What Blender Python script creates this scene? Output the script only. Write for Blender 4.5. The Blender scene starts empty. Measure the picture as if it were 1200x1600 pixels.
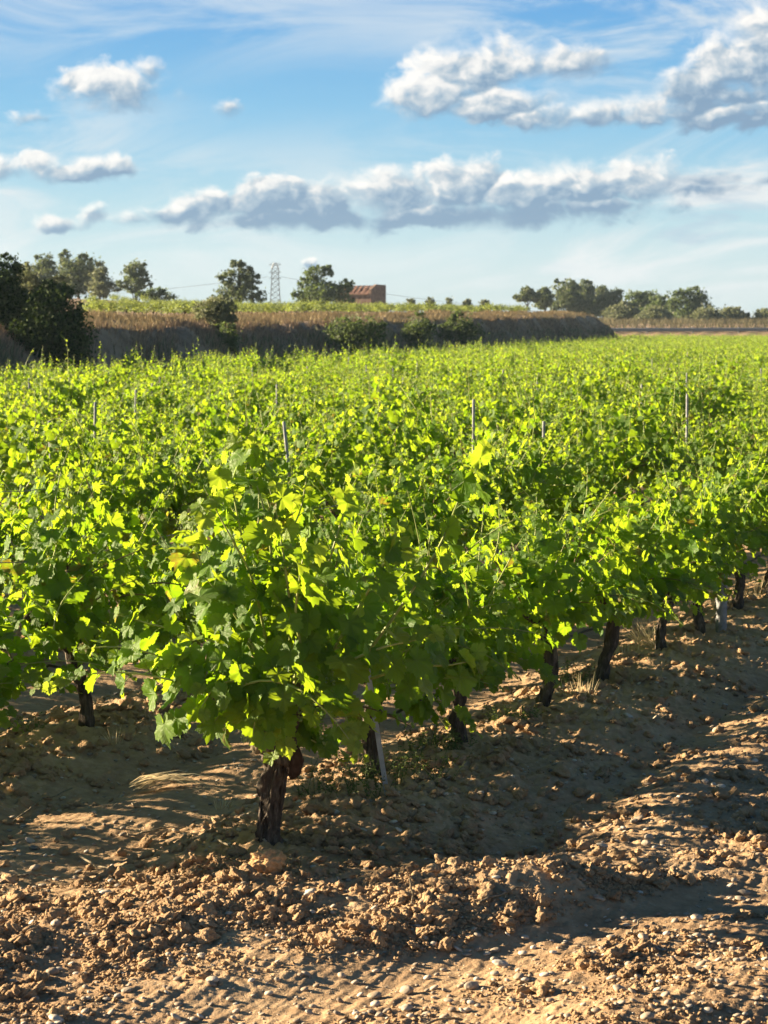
import bpy, math, random
import numpy as np
from mathutils import Vector

# ------------------------------------------------------------------ camera, sun, sky, exposure
S = bpy.context.scene
COL = S.collection
PX_F = 3422.0                      # focal length in photo pixels (1200 x 1600)
CAM_H = 1.8
PITCH = math.atan(288 / PX_F)
cd = bpy.data.cameras.new('camera')
cam = bpy.data.objects.new('camera', cd); COL.objects.link(cam)
cam.location = (0, 0, CAM_H)
cam.rotation_euler = (math.pi / 2 - PITCH, 0, 0)
cd.sensor_fit = 'VERTICAL'; cd.sensor_height = 36.0; cd.lens = PX_F / 1600 * 36.0
cd.clip_start = 0.1; cd.clip_end = 9000
cd.dof.use_dof = True; cd.dof.focus_distance = 8.4; cd.dof.aperture_fstop = 11.0
S.camera = cam
S.render.resolution_x, S.render.resolution_y = 768, 1024
S.render.engine = 'CYCLES'
S.view_settings.view_transform = 'Standard'; S.view_settings.look = 'None'
S.view_settings.gamma = 1.0; S.view_settings.exposure = 2.3
cy = S.cycles
cy.max_bounces = 8; cy.diffuse_bounces = 4; cy.glossy_bounces = 2; cy.transmission_bounces = 4; cy.transparent_max_bounces = 4
cy.caustics_reflective = False; cy.caustics_refractive = False
cy.use_denoising = True

SUN_EL = math.radians(15.8)
SUN_BACK = math.radians(17.0)      # sun stands left of the view, this far round to the back
to_sun = Vector((-math.cos(SUN_BACK) * math.cos(SUN_EL), math.sin(SUN_BACK) * math.cos(SUN_EL), math.sin(SUN_EL)))
sd = bpy.data.lights.new('sun', 'SUN'); sd.energy = 5.0; sd.angle = math.radians(0.5); sd.color = (1.0, 0.80, 0.53)
sun = bpy.data.objects.new('sun', sd); COL.objects.link(sun)
sun.rotation_euler = to_sun.to_track_quat('Z', 'Y').to_euler(); sun.location = (-30, 10, 20)

W = bpy.data.worlds.new('World'); S.world = W; W.use_nodes = True


class NT:
    """small helper for building node graphs"""
    def __init__(s, tree): s.t = tree; s.n = tree.nodes; s.l = tree.links
    def node(s, typ, **kw):
        n = s.n.new(typ)
        for k, v in kw.items(): setattr(n, k, v)
        return n
    def put(s, sock, v):
        if isinstance(v, bpy.types.NodeSocket): s.l.new(v, sock)
        elif v is not None: sock.default_value = v
    def m(s, op, a, b=None, c=None, clamp=False):
        n = s.node('ShaderNodeMath', operation=op, use_clamp=clamp)
        for i, v in enumerate((a, b, c)):
            if v is not None: s.put(n.inputs[i], v)
        return n.outputs[0]
    def xyz(s, x, y, z=0.0):
        n = s.node('ShaderNodeCombineXYZ')
        for i, v in enumerate((x, y, z)): s.put(n.inputs[i], v)
        return n.outputs[0]
    def v(s, op, a, b=None):
        n = s.node('ShaderNodeVectorMath', operation=op); s.put(n.inputs[0], a)
        if b is not None: s.put(n.inputs[1], b)
        return n.outputs[0]
    def noise(s, vec, scale, detail=2.0, rough=0.5, dist=0.0, color=False, dim='3D'):
        n = s.node('ShaderNodeTexNoise', noise_dimensions=dim)
        if vec is not None: s.put(n.inputs['Vector'], vec)
        n.inputs['Scale'].default_value = scale; n.inputs['Detail'].default_value = detail
        n.inputs['Roughness'].default_value = rough; n.inputs['Distortion'].default_value = dist
        return n.outputs['Color' if color else 'Fac']
    def ss(s, x, lo, hi, a=0.0, b=1.0, typ='SMOOTHSTEP'):
        n = s.node('ShaderNodeMapRange', interpolation_type=typ)
        s.put(n.inputs[0], x); s.put(n.inputs[1], lo); s.put(n.inputs[2], hi); s.put(n.inputs[3], a); s.put(n.inputs[4], b)
        return n.outputs[0]
    def mix(s, f, a, b):
        n = s.node('ShaderNodeMix', data_type='RGBA')
        s.put(n.inputs[0], f); s.put(n.inputs[6], rgba(a)); s.put(n.inputs[7], rgba(b))
        return n.outputs[2]
    def ramp(s, f, stops):
        n = s.node('ShaderNodeValToRGB'); s.put(n.inputs[0], f)
        e = n.color_ramp.elements
        while len(e) < len(stops): e.new(0.5)
        for el, (p, c) in zip(e, stops): el.position = p; el.color = rgba(c)
        return n.outputs[0]


def rgba(c):
    if isinstance(c, (tuple, list)) and len(c) == 3: return (*c, 1.0)
    return c


def build_sky():
    W.cycles.sampling_method = 'MANUAL'; W.cycles.sample_map_resolution = 256
    t = NT(W.node_tree); W.node_tree.nodes.clear()
    out = t.node('ShaderNodeOutputWorld'); bg = t.node('ShaderNodeBackground')
    t.l.new(bg.outputs[0], out.inputs[0])
    sky = t.node('ShaderNodeTexSky', sky_type='NISHITA')
    sky.sun_disc = False; sky.sun_elevation = SUN_EL
    sky.sun_rotation = -(math.pi / 2 - SUN_BACK)
    sky.altitude = 300; sky.air_density = 1.0; sky.dust_density = 0.6; sky.ozone_density = 2.5
    tc = t.node('ShaderNodeTexCoord')
    sp = t.node('ShaderNodeSeparateXYZ'); t.l.new(tc.outputs['Generated'], sp.inputs[0])
    az = t.m('ARCTAN2', sp.outputs[0], sp.outputs[1])
    el = t.m('ARCSINE', sp.outputs[2])
    K = PX_F / 100.0                                    # 1 unit = 100 px of the photo, on the sky's own sphere
    U = t.m('MULTIPLY', az, K); V = t.m('MULTIPLY', el, K)

    def c(px, py): return ((px - 600) / 100.0, (512 - py) / 100.0)
    # (centre px, centre py, half width left, half width right, height up, height down, strength)
    puffs = [(740, 118, 100, 80, 60, 84, 1.0), (672, 160, 82, 90, 56, 36, 1.0), (850, 108, 90, 120, 36, 30, .9), (770, 170, 120, 120, 40, 36, 1.0), (840, 190, 90, 130, 30, 20, .9, -.15),
             (925, 185, 80, 70, 26, 22, .8),
             (1150, 110, 90, 160, 62, 70, 1.0), (1080, 150, 82, 110, 50, 66, 1.0, -.2), (1195, 70, 90, 150, 50, 100, 1.0), (1010, 180, 70, 60, 36, 28, .8), (1130, 195, 90, 120, 36, 22, .9, -.4),
             (185, 150, 100, 96, 44, 40, .95), (238, 122, 26, 24, 26, 34, .7), (130, 140, 46, 40, 26, 30, .7), (60, 190, 46, 36, 12, 12, .55),
             (357, 175, 24, 24, 18, 20, .72),
             (120, 270, 100, 100, 26, 24, 1.0), (10, 275, 70, 60, 30, 22, .9), (185, 266, 50, 36, 20, 18, .8), (75, 262, 50, 50, 20, 24, .8),
             (330, 328, 84, 90, 36, 34, 1.0, -.2), (270, 340, 60, 70, 20, 18, .8, -.5), (1110, 302, 120, 110, 16, 16, .7, -.7), (425, 315, 90, 110, 40, 50, 1.0, -.3), (600, 300, 85, 90, 46, 66, 1.0), (505, 322, 80, 90, 36, 44, .95, -.3), (720, 285, 62, 80, 44, 66, 1.0),
             (800, 306, 80, 90, 30, 50, .95, -.1), (890, 292, 110, 110, 48, 48, 1.0), (980, 285, 90, 110, 40, 40, .9), (1090, 290, 90, 80, 20, 20, .62, -.7), (500, 345, 280, 200, 24, 20, 1.0, -.85), (720, 342, 240, 240, 26, 22, 1.0, -.9), (930, 328, 160, 120, 16, 22, .75, -.6), (1190, 292, 40, 90, 18, 16, .55, -.6),
             (88, 352, 34, 34, 18, 16, .75), (152, 342, 36, 36, 22, 18, .8), (215, 345, 40, 40, 16, 14, .65),
             (488, 411, 15, 13, 13, 14, .70)]

    p = t.xyz(U, t.m('MULTIPLY', V, 1.35))
    w = t.v('SUBTRACT', t.noise(p, 1.2, 3, .55, color=True, dim='2D'), (0.5, 0.5, 0.5))
    pw = t.v('ADD', p, t.v('MULTIPLY', w, (0.40, 0.40, 0.0)))
    uv = t.v('ADD', t.xyz(U, V), t.v('MULTIPLY', w, (0.42, 0.26, 0.0)))
    acc = shade = None
    for (cx, cyy, l, r, up, dn, st, *bias) in puffs:
        q = t.v('SUBTRACT', uv, (*c(cx, cyy), 0.0))
        ln = t.node('ShaderNodeVectorMath', operation='LENGTH')
        t.put(ln.inputs[0], t.v('MAXIMUM', t.v('MULTIPLY', q, (100.0 / r, 100.0 / up, 0.0)), t.v('MULTIPLY', q, (-100.0 / l, -100.0 / dn, 0.0))))
        f = t.m('MULTIPLY_ADD', ln.outputs['Value'], -st, st)
        dt = t.node('ShaderNodeVectorMath', operation='DOT_PRODUCT'); t.put(dt.inputs[0], q)
        dt.inputs[1].default_value = (-0.42 * 200.0 / (l + r), 0.90 * 200.0 / (up + dn), 0.0)
        sh = t.m('ADD', dt.outputs['Value'], bias[0]) if bias else dt.outputs['Value']
        if acc is None: acc, shade = f, sh
        else:
            k = t.ss(t.m('SUBTRACT', f, acc), -0.10, 0.10, typ='LINEAR')
            mx = t.node('ShaderNodeMix', data_type='FLOAT'); t.put(mx.inputs[0], k); t.put(mx.inputs[2], shade); t.put(mx.inputs[3], sh)
            shade = mx.outputs[0]; acc = t.m('SMOOTH_MAX', acc, f, 0.12)

    def detail(off):
        pp = t.v('ADD', pw, (*off, 0.0)) if off else pw
        vo = t.node('ShaderNodeTexVoronoi', feature='F1', voronoi_dimensions='2D'); t.put(vo.inputs['Vector'], pp)
        vo.inputs['Scale'].default_value = 1.7; vo.inputs['Detail'].default_value = 2.0; vo.inputs['Roughness'].default_value = 0.5
        bill = t.m('SUBTRACT', 0.62, vo.outputs['Distance'])
        fb = t.m('SUBTRACT', t.noise(pp, 3.1, 7 if not off else 4, .60, dim='2D'), 0.5)
        return t.m('ADD', t.m('MULTIPLY', bill, 0.36), t.m('MULTIPLY', fb, 0.85))

    n0 = detail(None); n1 = detail((-0.13, 0.14))
    D0 = t.m('ADD', t.m('ADD', acc, 0.10), n0)
    alpha = t.ss(D0, -0.04, t.ss(t.noise(p, 0.9, 2, .5, dim='2D'), 0.35, 0.65, 0.36, 0.95))
    rel = t.m('MULTIPLY', t.m('SUBTRACT', n0, n1), 1.05)
    lit = t.m('ADD', t.m('ADD', rel, 0.42), t.m('MULTIPLY', shade, 0.78))
    lit = t.m('ADD', lit, t.ss(D0, 0.45, 0.0, 0.0, 0.22), clamp=True)     # thin edges let light through
    ccol = t.ramp(lit, [(0.0, (2.2, 3.45, 5.0)), (0.28, (3.8, 4.95, 6.1)), (0.50, (6.0, 6.6, 7.1)), (0.70, (8.6, 8.6, 8.5)), (1.0, (10.2, 9.9, 9.4))])
    # thin high veil and low streaks
    pv = t.xyz(t.m('MULTIPLY', U, 0.26), t.m('ADD', V, t.m('MULTIPLY', U, -0.06)))
    veil = t.noise(pv, 1.0, 7, .60, 0.6, dim='2D')
    vm = t.ss(veil, 0.36, 0.70)
    top = t.ss(V, 3.5, 4.8); right = t.m('MULTIPLY', t.ss(U, -0.5, 4.0), t.ss(V, 5.6, 3.0, 0.4, 1.0))
    low = t.m('MULTIPLY', t.ss(V, 0.2, 1.2), t.ss(V, 3.6, 1.8))
    left = t.m('MULTIPLY', t.m('MULTIPLY', t.ss(V, 0.6, 2.0), t.ss(V, 4.4, 3.0)), t.ss(U, -2.0, -5.0))
    vamt = t.m('MULTIPLY', vm, t.m('ADD', t.m('ADD', t.m('MULTIPLY', top, 0.55), t.m('MULTIPLY', right, 0.85)), t.m('ADD', t.m('MULTIPLY', low, 0.60), t.m('MULTIPLY', left, 0.5))), clamp=True)
    vamt = t.m('MULTIPLY', vamt, t.ss(V, 10.0, 5.6))
    grey = t.m('MULTIPLY', t.ss(t.noise(t.xyz(t.m('MULTIPLY', U, 0.35), t.m('MULTIPLY', V, 1.6)), 1.4, 5, .55, dim='2D'), 0.55, 0.72), t.m('MULTIPLY', t.m('MULTIPLY', t.ss(V, 0.8, 1.2), t.ss(V, 2.8, 2.0)), t.ss(U, -0.5, 2.5)))

    el_n = t.m('DIVIDE', el, math.pi / 2)
    # (clear sky colour by height: milky at the horizon, blue above)
    grad = t.ramp(el_n, [(0.0, (6.6, 7.9, 8.1)), (0.014, (6.3, 7.8, 8.3)), (0.034, (4.7, 7.2, 8.4)), (0.060, (2.4, 5.6, 8.4)), (0.096, (1.1, 3.9, 7.9)), (0.17, (0.75, 2.3, 4.6)), (0.40, (0.40, 1.2, 2.6)), (1.0, (0.25, 0.8, 1.9))])
    base = t.mix(0.85, sky.outputs[0], grad)
    base = t.mix(vamt, base, (7.6, 8.1, 8.3))
    base = t.mix(t.m('MULTIPLY', grey, 0.55), base, (4.3, 5.6, 6.9))
    col = t.mix(t.m('MULTIPLY', alpha, 0.97), base, ccol)
    cs = t.node('ShaderNodeVectorMath', operation='SCALE'); t.put(cs.inputs[0], col); cs.inputs['Scale'].default_value = 0.42
    t.l.new(cs.outputs[0], bg.inputs[0]); bg.inputs[1].default_value = 0.05


build_sky()

# ------------------------------------------------------------------ helpers
CAM_F = np.array((0, math.cos(PITCH), -math.sin(PITCH))); CAM_U = np.array((0, math.sin(PITCH), math.cos(PITCH))); CAM_R = np.array((1.0, 0, 0))


def ray(px, py): return CAM_F + CAM_R * ((px - 600) / PX_F) + CAM_U * ((800 - py) / PX_F)


def gpt(px, py, z=0.0):
    d = ray(px, py); k = (z - CAM_H) / d[2]
    return np.array((0, 0, CAM_H)) + d * k


def at(px, py, Y):
    d = ray(px, py); return np.array((0, 0, CAM_H)) + d * (Y / d[1])


_perm = np.random.RandomState(7).permutation(65536).astype(np.int64)
_ga = np.random.RandomState(8).rand(65536) * 2 * math.pi
_gx, _gy = np.cos(_ga), np.sin(_ga)


def perlin(x, y, seed=0):
    xi = np.floor(x).astype(np.int64); yi = np.floor(y).astype(np.int64)
    fx = x - xi; fy = y - yi
    u = fx * fx * fx * (fx * (fx * 6 - 15) + 10); v = fy * fy * fy * (fy * (fy * 6 - 15) + 10)
    def g(ix, iy, dx, dy):
        h = _perm[(_perm[(ix + seed * 131) & 65535] + iy) & 65535]
        return _gx[h] * dx + _gy[h] * dy
    a = g(xi, yi, fx, fy); b = g(xi + 1, yi, fx - 1, fy); c = g(xi, yi + 1, fx, fy - 1); d = g(xi + 1, yi + 1, fx - 1, fy - 1)
    return ((a + (b - a) * u) + ((c + (d - c) * u) - (a + (b - a) * u)) * v) * 1.4


def fbm(x, y, octv, seed=0, gain=0.5):
    s = np.zeros_like(x); a = 1.0
    for o in range(octv):
        s += a * perlin(x * 2 ** o, y * 2 ** o, seed + o); a *= gain
    return s


def sstep(x, a, b):
    t = np.clip((x - a) / (b - a), 0, 1); return t * t * (3 - 2 * t)


def mk_mesh(name, V, tris, uv=None, smooth=True, mat=None, matidx=None, mats=None):
    V = np.asarray(V, np.float32).reshape(-1, 3); F = np.asarray(tris, np.int32)
    k = F.shape[1]
    me = bpy.data.meshes.new(name)
    me.vertices.add(len(V)); me.vertices.foreach_set('co', V.ravel())
    me.loops.add(F.size); me.loops.foreach_set('vertex_index', F.ravel())
    me.polygons.add(len(F)); me.polygons.foreach_set('loop_start', np.arange(0, F.size, k, dtype=np.int32))
    if uv is not None:
        l = me.uv_layers.new(name='UVMap'); l.data.foreach_set('uv', np.asarray(uv, np.float32)[F.ravel()].ravel())
    for m_ in (mats or ([mat] if mat else [])): me.materials.append(m_)
    if matidx is not None: me.polygons.foreach_set('material_index', np.asarray(matidx, np.int32))
    me.polygons.foreach_set('use_smooth', np.full(len(F), smooth, bool))
    me.update(calc_edges=True); me.validate()
    return me


class MB:
    """collects triangles"""
    def __init__(s): s.V = []; s.F = []; s.U = []; s.M = []; s.n = 0
    def add(s, V, F, uv=None, mi=0):
        V = np.asarray(V, float).reshape(-1, 3); F = np.asarray(F, int)
        if F.shape[1] == 4: F = np.concatenate([F[:, [0, 1, 2]], F[:, [0, 2, 3]]])
        s.V.append(V); s.F.append(F + s.n); s.n += len(V)
        s.U.append(np.zeros((len(V), 2)) if uv is None else uv); s.M.append(np.full(len(F), mi))
    def tube(s, path, rad, seg=8, rough=0.0, seed=0, cap=True, mi=0, ridge=0):
        P = np.asarray(path, float); n = len(P)
        R = np.broadcast_to(np.asarray(rad, float), (n,))
        T = np.gradient(P, axis=0); T /= np.linalg.norm(T, axis=1)[:, None] + 1e-9
        ref = np.array((0.0, 0, 1)) if abs(T[:, 2]).mean() < 0.8 else np.array((1.0, 0, 0))
        A = np.cross(T, ref); A /= np.linalg.norm(A, axis=1)[:, None] + 1e-9
        B = np.cross(T, A)
        th = np.linspace(0, 2 * math.pi, seg, endpoint=False)
        rr = R[:, None] * np.ones(seg)[None]
        if rough:
            ii = np.arange(n)[:, None] * np.ones(seg)[None]; tt = th[None] * np.ones((n, 1))
            cx = np.cos(tt) * 1.7; sx = np.sin(tt) * 1.7
            rr = rr * (1 + rough * (perlin(cx + ii * 0.11 + seed * 3.1, sx + ii * 0.16, seed) + 0.6 * perlin(cx * 3 + ii * .05, sx * 3 + ii * .21 + seed, seed + 5)))
            if ridge: rr = rr * (1 + ridge * (np.abs(perlin(tt * seg / 9 + ii * 0.10, ii * 0.07 + seed, seed + 9)) - 0.25))
        V = P[:, None] + (A[:, None] * np.cos(th)[None, :, None] + B[:, None] * np.sin(th)[None, :, None]) * rr[..., None]
        V = V.reshape(-1, 3)
        i = np.arange(n - 1)[:, None] * seg; j = np.arange(seg)[None]; j2 = (j + 1) % seg
        F = np.stack([i + j, i + j2, i + seg + j2, i + seg + j], -1).reshape(-1, 4)
        F = np.concatenate([F[:, [0, 1, 2]], F[:, [0, 2, 3]]])
        if cap:
            V = np.concatenate([V, P[:1], P[-1:]]); a, b = len(V) - 2, len(V) - 1; jj = np.arange(seg)
            F = np.concatenate([F, np.stack([np.full(seg, a), (jj + 1) % seg, jj], 1), np.stack([np.full(seg, b), (n - 1) * seg + jj, (n - 1) * seg + (jj + 1) % seg], 1)])
        s.add(V, F, None, mi)
    def box(s, a, b, w, h=None, mi=0, up=(0, 0, 1)):
        """bar from a to b with section w x h"""
        a = np.asarray(a, float); b = np.asarray(b, float); h = h or w
        t = b - a; t /= np.linalg.norm(t); u = np.asarray(up, float)
        if abs(t @ u) > 0.95: u = np.array((0, 1.0, 0))
        x = np.cross(t, u); x /= np.linalg.norm(x); y = np.cross(x, t)
        V = [p + x * sx * w / 2 + y * sy * h / 2 for p in (a, b) for sx, sy in ((-1, -1), (1, -1), (1, 1), (-1, 1))]
        s.add(V, [(0, 3, 2, 1), (4, 5, 6, 7), (0, 1, 5, 4), (1, 2, 6, 5), (2, 3, 7, 6), (3, 0, 4, 7)], None, mi)
    def mesh(s, name, mats, smooth=True):
        return mk_mesh(name, np.concatenate(s.V), np.concatenate(s.F), np.concatenate(s.U), smooth, mats=mats if isinstance(mats, list) else [mats], matidx=np.concatenate(s.M))


def link(name, data, parent=None, label=None, cat=None, group=None, kind=None, loc=None):
    o = bpy.data.objects.new(name, data); COL.objects.link(o)
    if parent is not None: o.parent = parent
    if label: o['label'] = label
    if cat: o['category'] = cat
    if group: o['group'] = group
    if kind: o['kind'] = kind
    if loc is not None: o.location = loc
    return o


def copy_tree(o, parent=None):
    c = o.copy(); COL.objects.link(c)
    if parent is not None: c.parent = parent
    for ch in list(o.children): copy_tree(ch, c)
    return c


# ------------------------------------------------------------------ materials
def new_mat(name):
    m = bpy.data.materials.new(name); m.use_nodes = True
    t = NT(m.node_tree); t.n.clear()
    out = t.node('ShaderNodeOutputMaterial')
    return m, t, out


def principled(t, col, rough=0.8, spec=0.3, bump=None, bstr=0.3, bdist=0.01):
    b = t.node('ShaderNodeBsdfPrincipled'); t.put(b.inputs['Base Color'], rgba(col)); t.put(b.inputs['Roughness'], rough)
    b.inputs['Specular IOR Level'].default_value = spec
    if bump is not None:
        n = t.node('ShaderNodeBump'); n.inputs['Strength'].default_value = bstr; n.inputs['Distance'].default_value = bdist
        t.put(n.inputs['Height'], bump); t.l.new(n.outputs[0], b.inputs['Normal'])
    return b


def leaf_mat(name, dark, mid, light, tdark, tlight, trans=0.45, rough=0.42, spec=0.45, veins=True):
    m, t, out = new_mat(name)
    g = t.node('ShaderNodeNewGeometry'); r = g.outputs['Random Per Island']
    oi = t.node('ShaderNodeObjectInfo')
    r2 = t.m('FRACT', t.m('ADD', r, t.m('MULTIPLY', oi.outputs['Random'], 0.37)))
    tc = t.node('ShaderNodeTexCoord')
    nz = t.noise(tc.outputs['Object'], 9.0, 2)
    f = t.m('ADD', t.m('MULTIPLY', r2, 0.8), t.m('MULTIPLY', t.m('SUBTRACT', nz, 0.5), 0.5), clamp=True)
    base = t.ramp(f, [(0.0, dark), (0.5, mid), (1.0, light)])
    tr = t.mix(f, tdark, tlight)
    if veins:                                         # a few tired, browning leaves
        old = t.m('GREATER_THAN', t.m('FRACT', t.m('MULTIPLY', r, 7.31)), 0.965)
        blot = t.ss(t.noise(tc.outputs['Object'], 30.0, 3), 0.42, 0.60)
        old = t.m('MULTIPLY', t.m('MULTIPLY', old, blot), 0.8)
        base = t.mix(old, base, (0.20, 0.13, 0.04)); tr = t.mix(old, tr, (0.30, 0.17, 0.03))
    bump = None
    if veins:
        uv = t.node('ShaderNodeUVMap'); s = t.node('ShaderNodeSeparateXYZ'); t.l.new(uv.outputs[0], s.inputs[0])
        x = t.m('ABSOLUTE', s.outputs[0]); y = s.outputs[1]
        ang = t.m('ARCTAN2', x, y); rad = t.m('SQRT', t.m('ADD', t.m('MULTIPLY', x, x), t.m('MULTIPLY', y, y)))
        fr = t.m('ABSOLUTE', t.m('SUBTRACT', t.m('FRACT', t.m('ADD', t.m('DIVIDE', ang, 0.93), 0.5)), 0.5))
        d = t.m('MULTIPLY', fr, rad)
        v1 = t.ss(d, 0.028, 0.006)
        # secondary veins slanting off the main ones
        s2 = t.m('ABSOLUTE', t.m('SUBTRACT', t.m('FRACT', t.m('SUBTRACT', t.m('MULTIPLY', rad, 6.0), t.m('MULTIPLY', fr, 5.0))), 0.5))
        v2 = t.m('MULTIPLY', t.ss(s2, 0.09, 0.01), 0.4)
        v = t.m('MAXIMUM', v1, v2)
        base = t.mix(t.m('MULTIPLY', v, 0.45), base, (0.16, 0.24, 0.07))
        tr = t.mix(t.m('MULTIPLY', v, 0.40), tr, (0.20, 0.30, 0.03))
        bump = t.m('ADD', t.m('MULTIPLY', v, -0.6), t.m('MULTIPLY', t.noise(uv.outputs[0], 5.0, 3), 0.7))
    # paler underside
    base = t.mix(t.m('MULTIPLY', g.outputs['Backfacing'], 0.35), base, (0.12, 0.19, 0.06))
    p = principled(t, base, rough, spec, bump, 0.55, 0.012)
    tl = t.node('ShaderNodeBsdfTranslucent'); t.put(tl.inputs[0], tr)
    mx = t.node('ShaderNodeMixShader'); mx.inputs[0].default_value = trans
    t.l.new(p.outputs[0], mx.inputs[1]); t.l.new(tl.outputs[0], mx.inputs[2]); t.l.new(mx.outputs[0], out.inputs[0])
    return m


M = {}
M['leaf'] = leaf_mat('vine_leaf', (0.050, 0.125, 0.012), (0.095, 0.205, 0.018), (0.175, 0.300, 0.028), (0.24, 0.43, 0.010), (0.45, 0.59, 0.020), 0.52, 0.50, 0.26)
M['young'] = leaf_mat('vine_young_leaf', (0.13, 0.22, 0.026), (0.18, 0.28, 0.036), (0.25, 0.34, 0.06), (0.36, 0.51, 0.02), (0.49, 0.60, 0.04), 0.5, 0.45, 0.32)
M['tree'] = leaf_mat('tree_leaf', (0.050, 0.075, 0.034), (0.080, 0.110, 0.052), (0.13, 0.16, 0.075), (0.10, 0.15, 0.03), (0.17, 0.23, 0.06), 0.38, 0.6, 0.25, veins=False)
M['pine'] = leaf_mat('pine_needle', (0.065, 0.085, 0.048), (0.105, 0.125, 0.070), (0.16, 0.175, 0.10), (0.11, 0.15, 0.05), (0.18, 0.22, 0.08), 0.38, 0.6, 0.25, veins=False)
M['olive'] = leaf_mat('olive_leaf', (0.115, 0.130, 0.082), (0.17, 0.185, 0.12), (0.25, 0.26, 0.175), (0.14, 0.16, 0.07), (0.22, 0.24, 0.11), 0.38, 0.6, 0.25, veins=False)
M['shade_dark'] = leaf_mat('shade_dark_leaf', (0.020, 0.036, 0.016), (0.032, 0.054, 0.022), (0.056, 0.078, 0.032), (0.06, 0.10, 0.02), (0.10, 0.15, 0.03), 0.2, 0.7, 0.08, veins=False)  # darker copy of the tree leaf; shade on the near bushes put into colour
M['terrace'] = leaf_mat('terrace_leaf', (0.06, 0.10, 0.03), (0.10, 0.15, 0.045), (0.16, 0.20, 0.07), (0.22, 0.30, 0.05), (0.40, 0.46, 0.10), 0.4, 0.55, 0.25, veins=False)
M['weed'] = leaf_mat('weed_leaf', (0.05, 0.09, 0.03), (0.08, 0.12, 0.045), (0.14, 0.16, 0.06), (0.12, 0.18, 0.03), (0.22, 0.26, 0.06), 0.35, 0.6, 0.2, veins=False)


def grass_mat(name, a, b, tr=0.3):
    m, t, out = new_mat(name)
    g = t.node('ShaderNodeNewGeometry')
    c = t.mix(g.outputs['Random Per Island'], a, b)
    p = principled(t, c, 0.75, 0.15)
    tl = t.node('ShaderNodeBsdfTranslucent'); t.put(tl.inputs[0], c)
    mx = t.node('ShaderNodeMixShader'); mx.inputs[0].default_value = tr
    t.l.new(p.outputs[0], mx.inputs[1]); t.l.new(tl.outputs[0], mx.inputs[2]); t.l.new(mx.outputs[0], out.inputs[0])
    return m


M['straw'] = grass_mat('straw', (0.40, 0.31, 0.17), (0.66, 0.56, 0.36))
M['bank_grass'] = grass_mat('bank_grass', (0.19, 0.132, 0.09), (0.40, 0.29, 0.195), 0.15)
M['bank_scrub'] = grass_mat('bank_scrub', (0.10, 0.11, 0.055), (0.30, 0.27, 0.17), 0.2)
M['verge_grass'] = grass_mat('verge_grass', (0.13, 0.12, 0.065), (0.27, 0.24, 0.14), 0.2)
M['lip_grass'] = grass_mat('lip_grass', (0.22, 0.165, 0.09), (0.40, 0.32, 0.18), 0.25)


def bark_mat(name, a, b, c, scale=1.0):
    m, t, out = new_mat(name)
    tc = t.node('ShaderNodeTexCoord')
    mp = t.node('ShaderNodeMapping'); mp.inputs['Scale'].default_value = (scale, scale, scale * 0.22); t.l.new(tc.outputs['Object'], mp.inputs[0])
    n1 = t.noise(mp.outputs[0], 55, 6, .65, 0.6); n2 = t.noise(tc.outputs['Object'], 9 * scale, 3)
    col = t.ramp(t.m('ADD', t.m('MULTIPLY', n1, 0.75), t.m('MULTIPLY', n2, 0.25)), [(0.34, a), (0.52, b), (0.68, c)])
    p = principled(t, col, 0.9, 0.12, n1, 0.9, 0.02 / scale)
    t.l.new(p.outputs[0], out.inputs[0]); return m


M['bark'] = bark_mat('vine_bark', (0.030, 0.025, 0.021), (0.095, 0.077, 0.062), (0.22, 0.185, 0.15))
M['deadwood'] = bark_mat('dead_wood', (0.10, 0.085, 0.06), (0.24, 0.20, 0.14), (0.40, 0.34, 0.24))
M['trunk'] = bark_mat('tree_bark', (0.03, 0.024, 0.018), (0.08, 0.06, 0.045), (0.14, 0.11, 0.08), 0.15)


def plain(name, col, rough=0.6, spec=0.3, metal=0.0, var=0.25, scale=20.0, bstr=0.15):
    m, t, out = new_mat(name)
    tc = t.node('ShaderNodeTexCoord'); n = t.noise(tc.outputs['Object'], scale, 5, .6)
    c2 = tuple(x * (1 - var) for x in col); c3 = tuple(min(1, x * (1 + var)) for x in col)
    p = principled(t, t.ramp(n, [(0.3, c2), (0.7, c3)]), rough, spec, n, bstr, 0.01)
    p.inputs['Metallic'].default_value = metal
    t.l.new(p.outputs[0], out.inputs[0]); return m


M['shoot'] = plain('green_cane', (0.30, 0.34, 0.10), 0.5, 0.3)
M['brown_cane'] = plain('brown_cane', (0.16, 0.11, 0.06), 0.7, 0.2)
M['post'] = plain('galvanised_post', (0.30, 0.31, 0.32), 0.55, 0.4, 0.35)
M['wood_post'] = plain('weathered_wood', (0.27, 0.28, 0.29), 0.85, 0.15, 0, 0.3, 30)
M['hose'] = plain('black_hose', (0.02, 0.02, 0.02), 0.5, 0.3)
M['wire'] = plain('wire', (0.22, 0.22, 0.21), 0.45, 0.4, 0.6)
M['grape'] = plain('green_grape', (0.14, 0.22, 0.05), 0.4, 0.4)
M['steel'] = plain('pylon_steel', (0.30, 0.31, 0.33), 0.6, 0.3, 0.2)
M['rail'] = plain('rail_steel', (0.36, 0.37, 0.38), 0.5, 0.4, 0.4)
M['asphalt'] = plain('asphalt', (0.06, 0.06, 0.06), 0.9, 0.2)
M['rwall'] = plain('ruin_wall', (0.21, 0.145, 0.112), 0.92, 0.1, 0, 0.4, 3.0, 0.4)
M['rdark'] = plain('ruin_painted_dark', (0.03, 0.022, 0.018), 0.95, 0.1)


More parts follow.
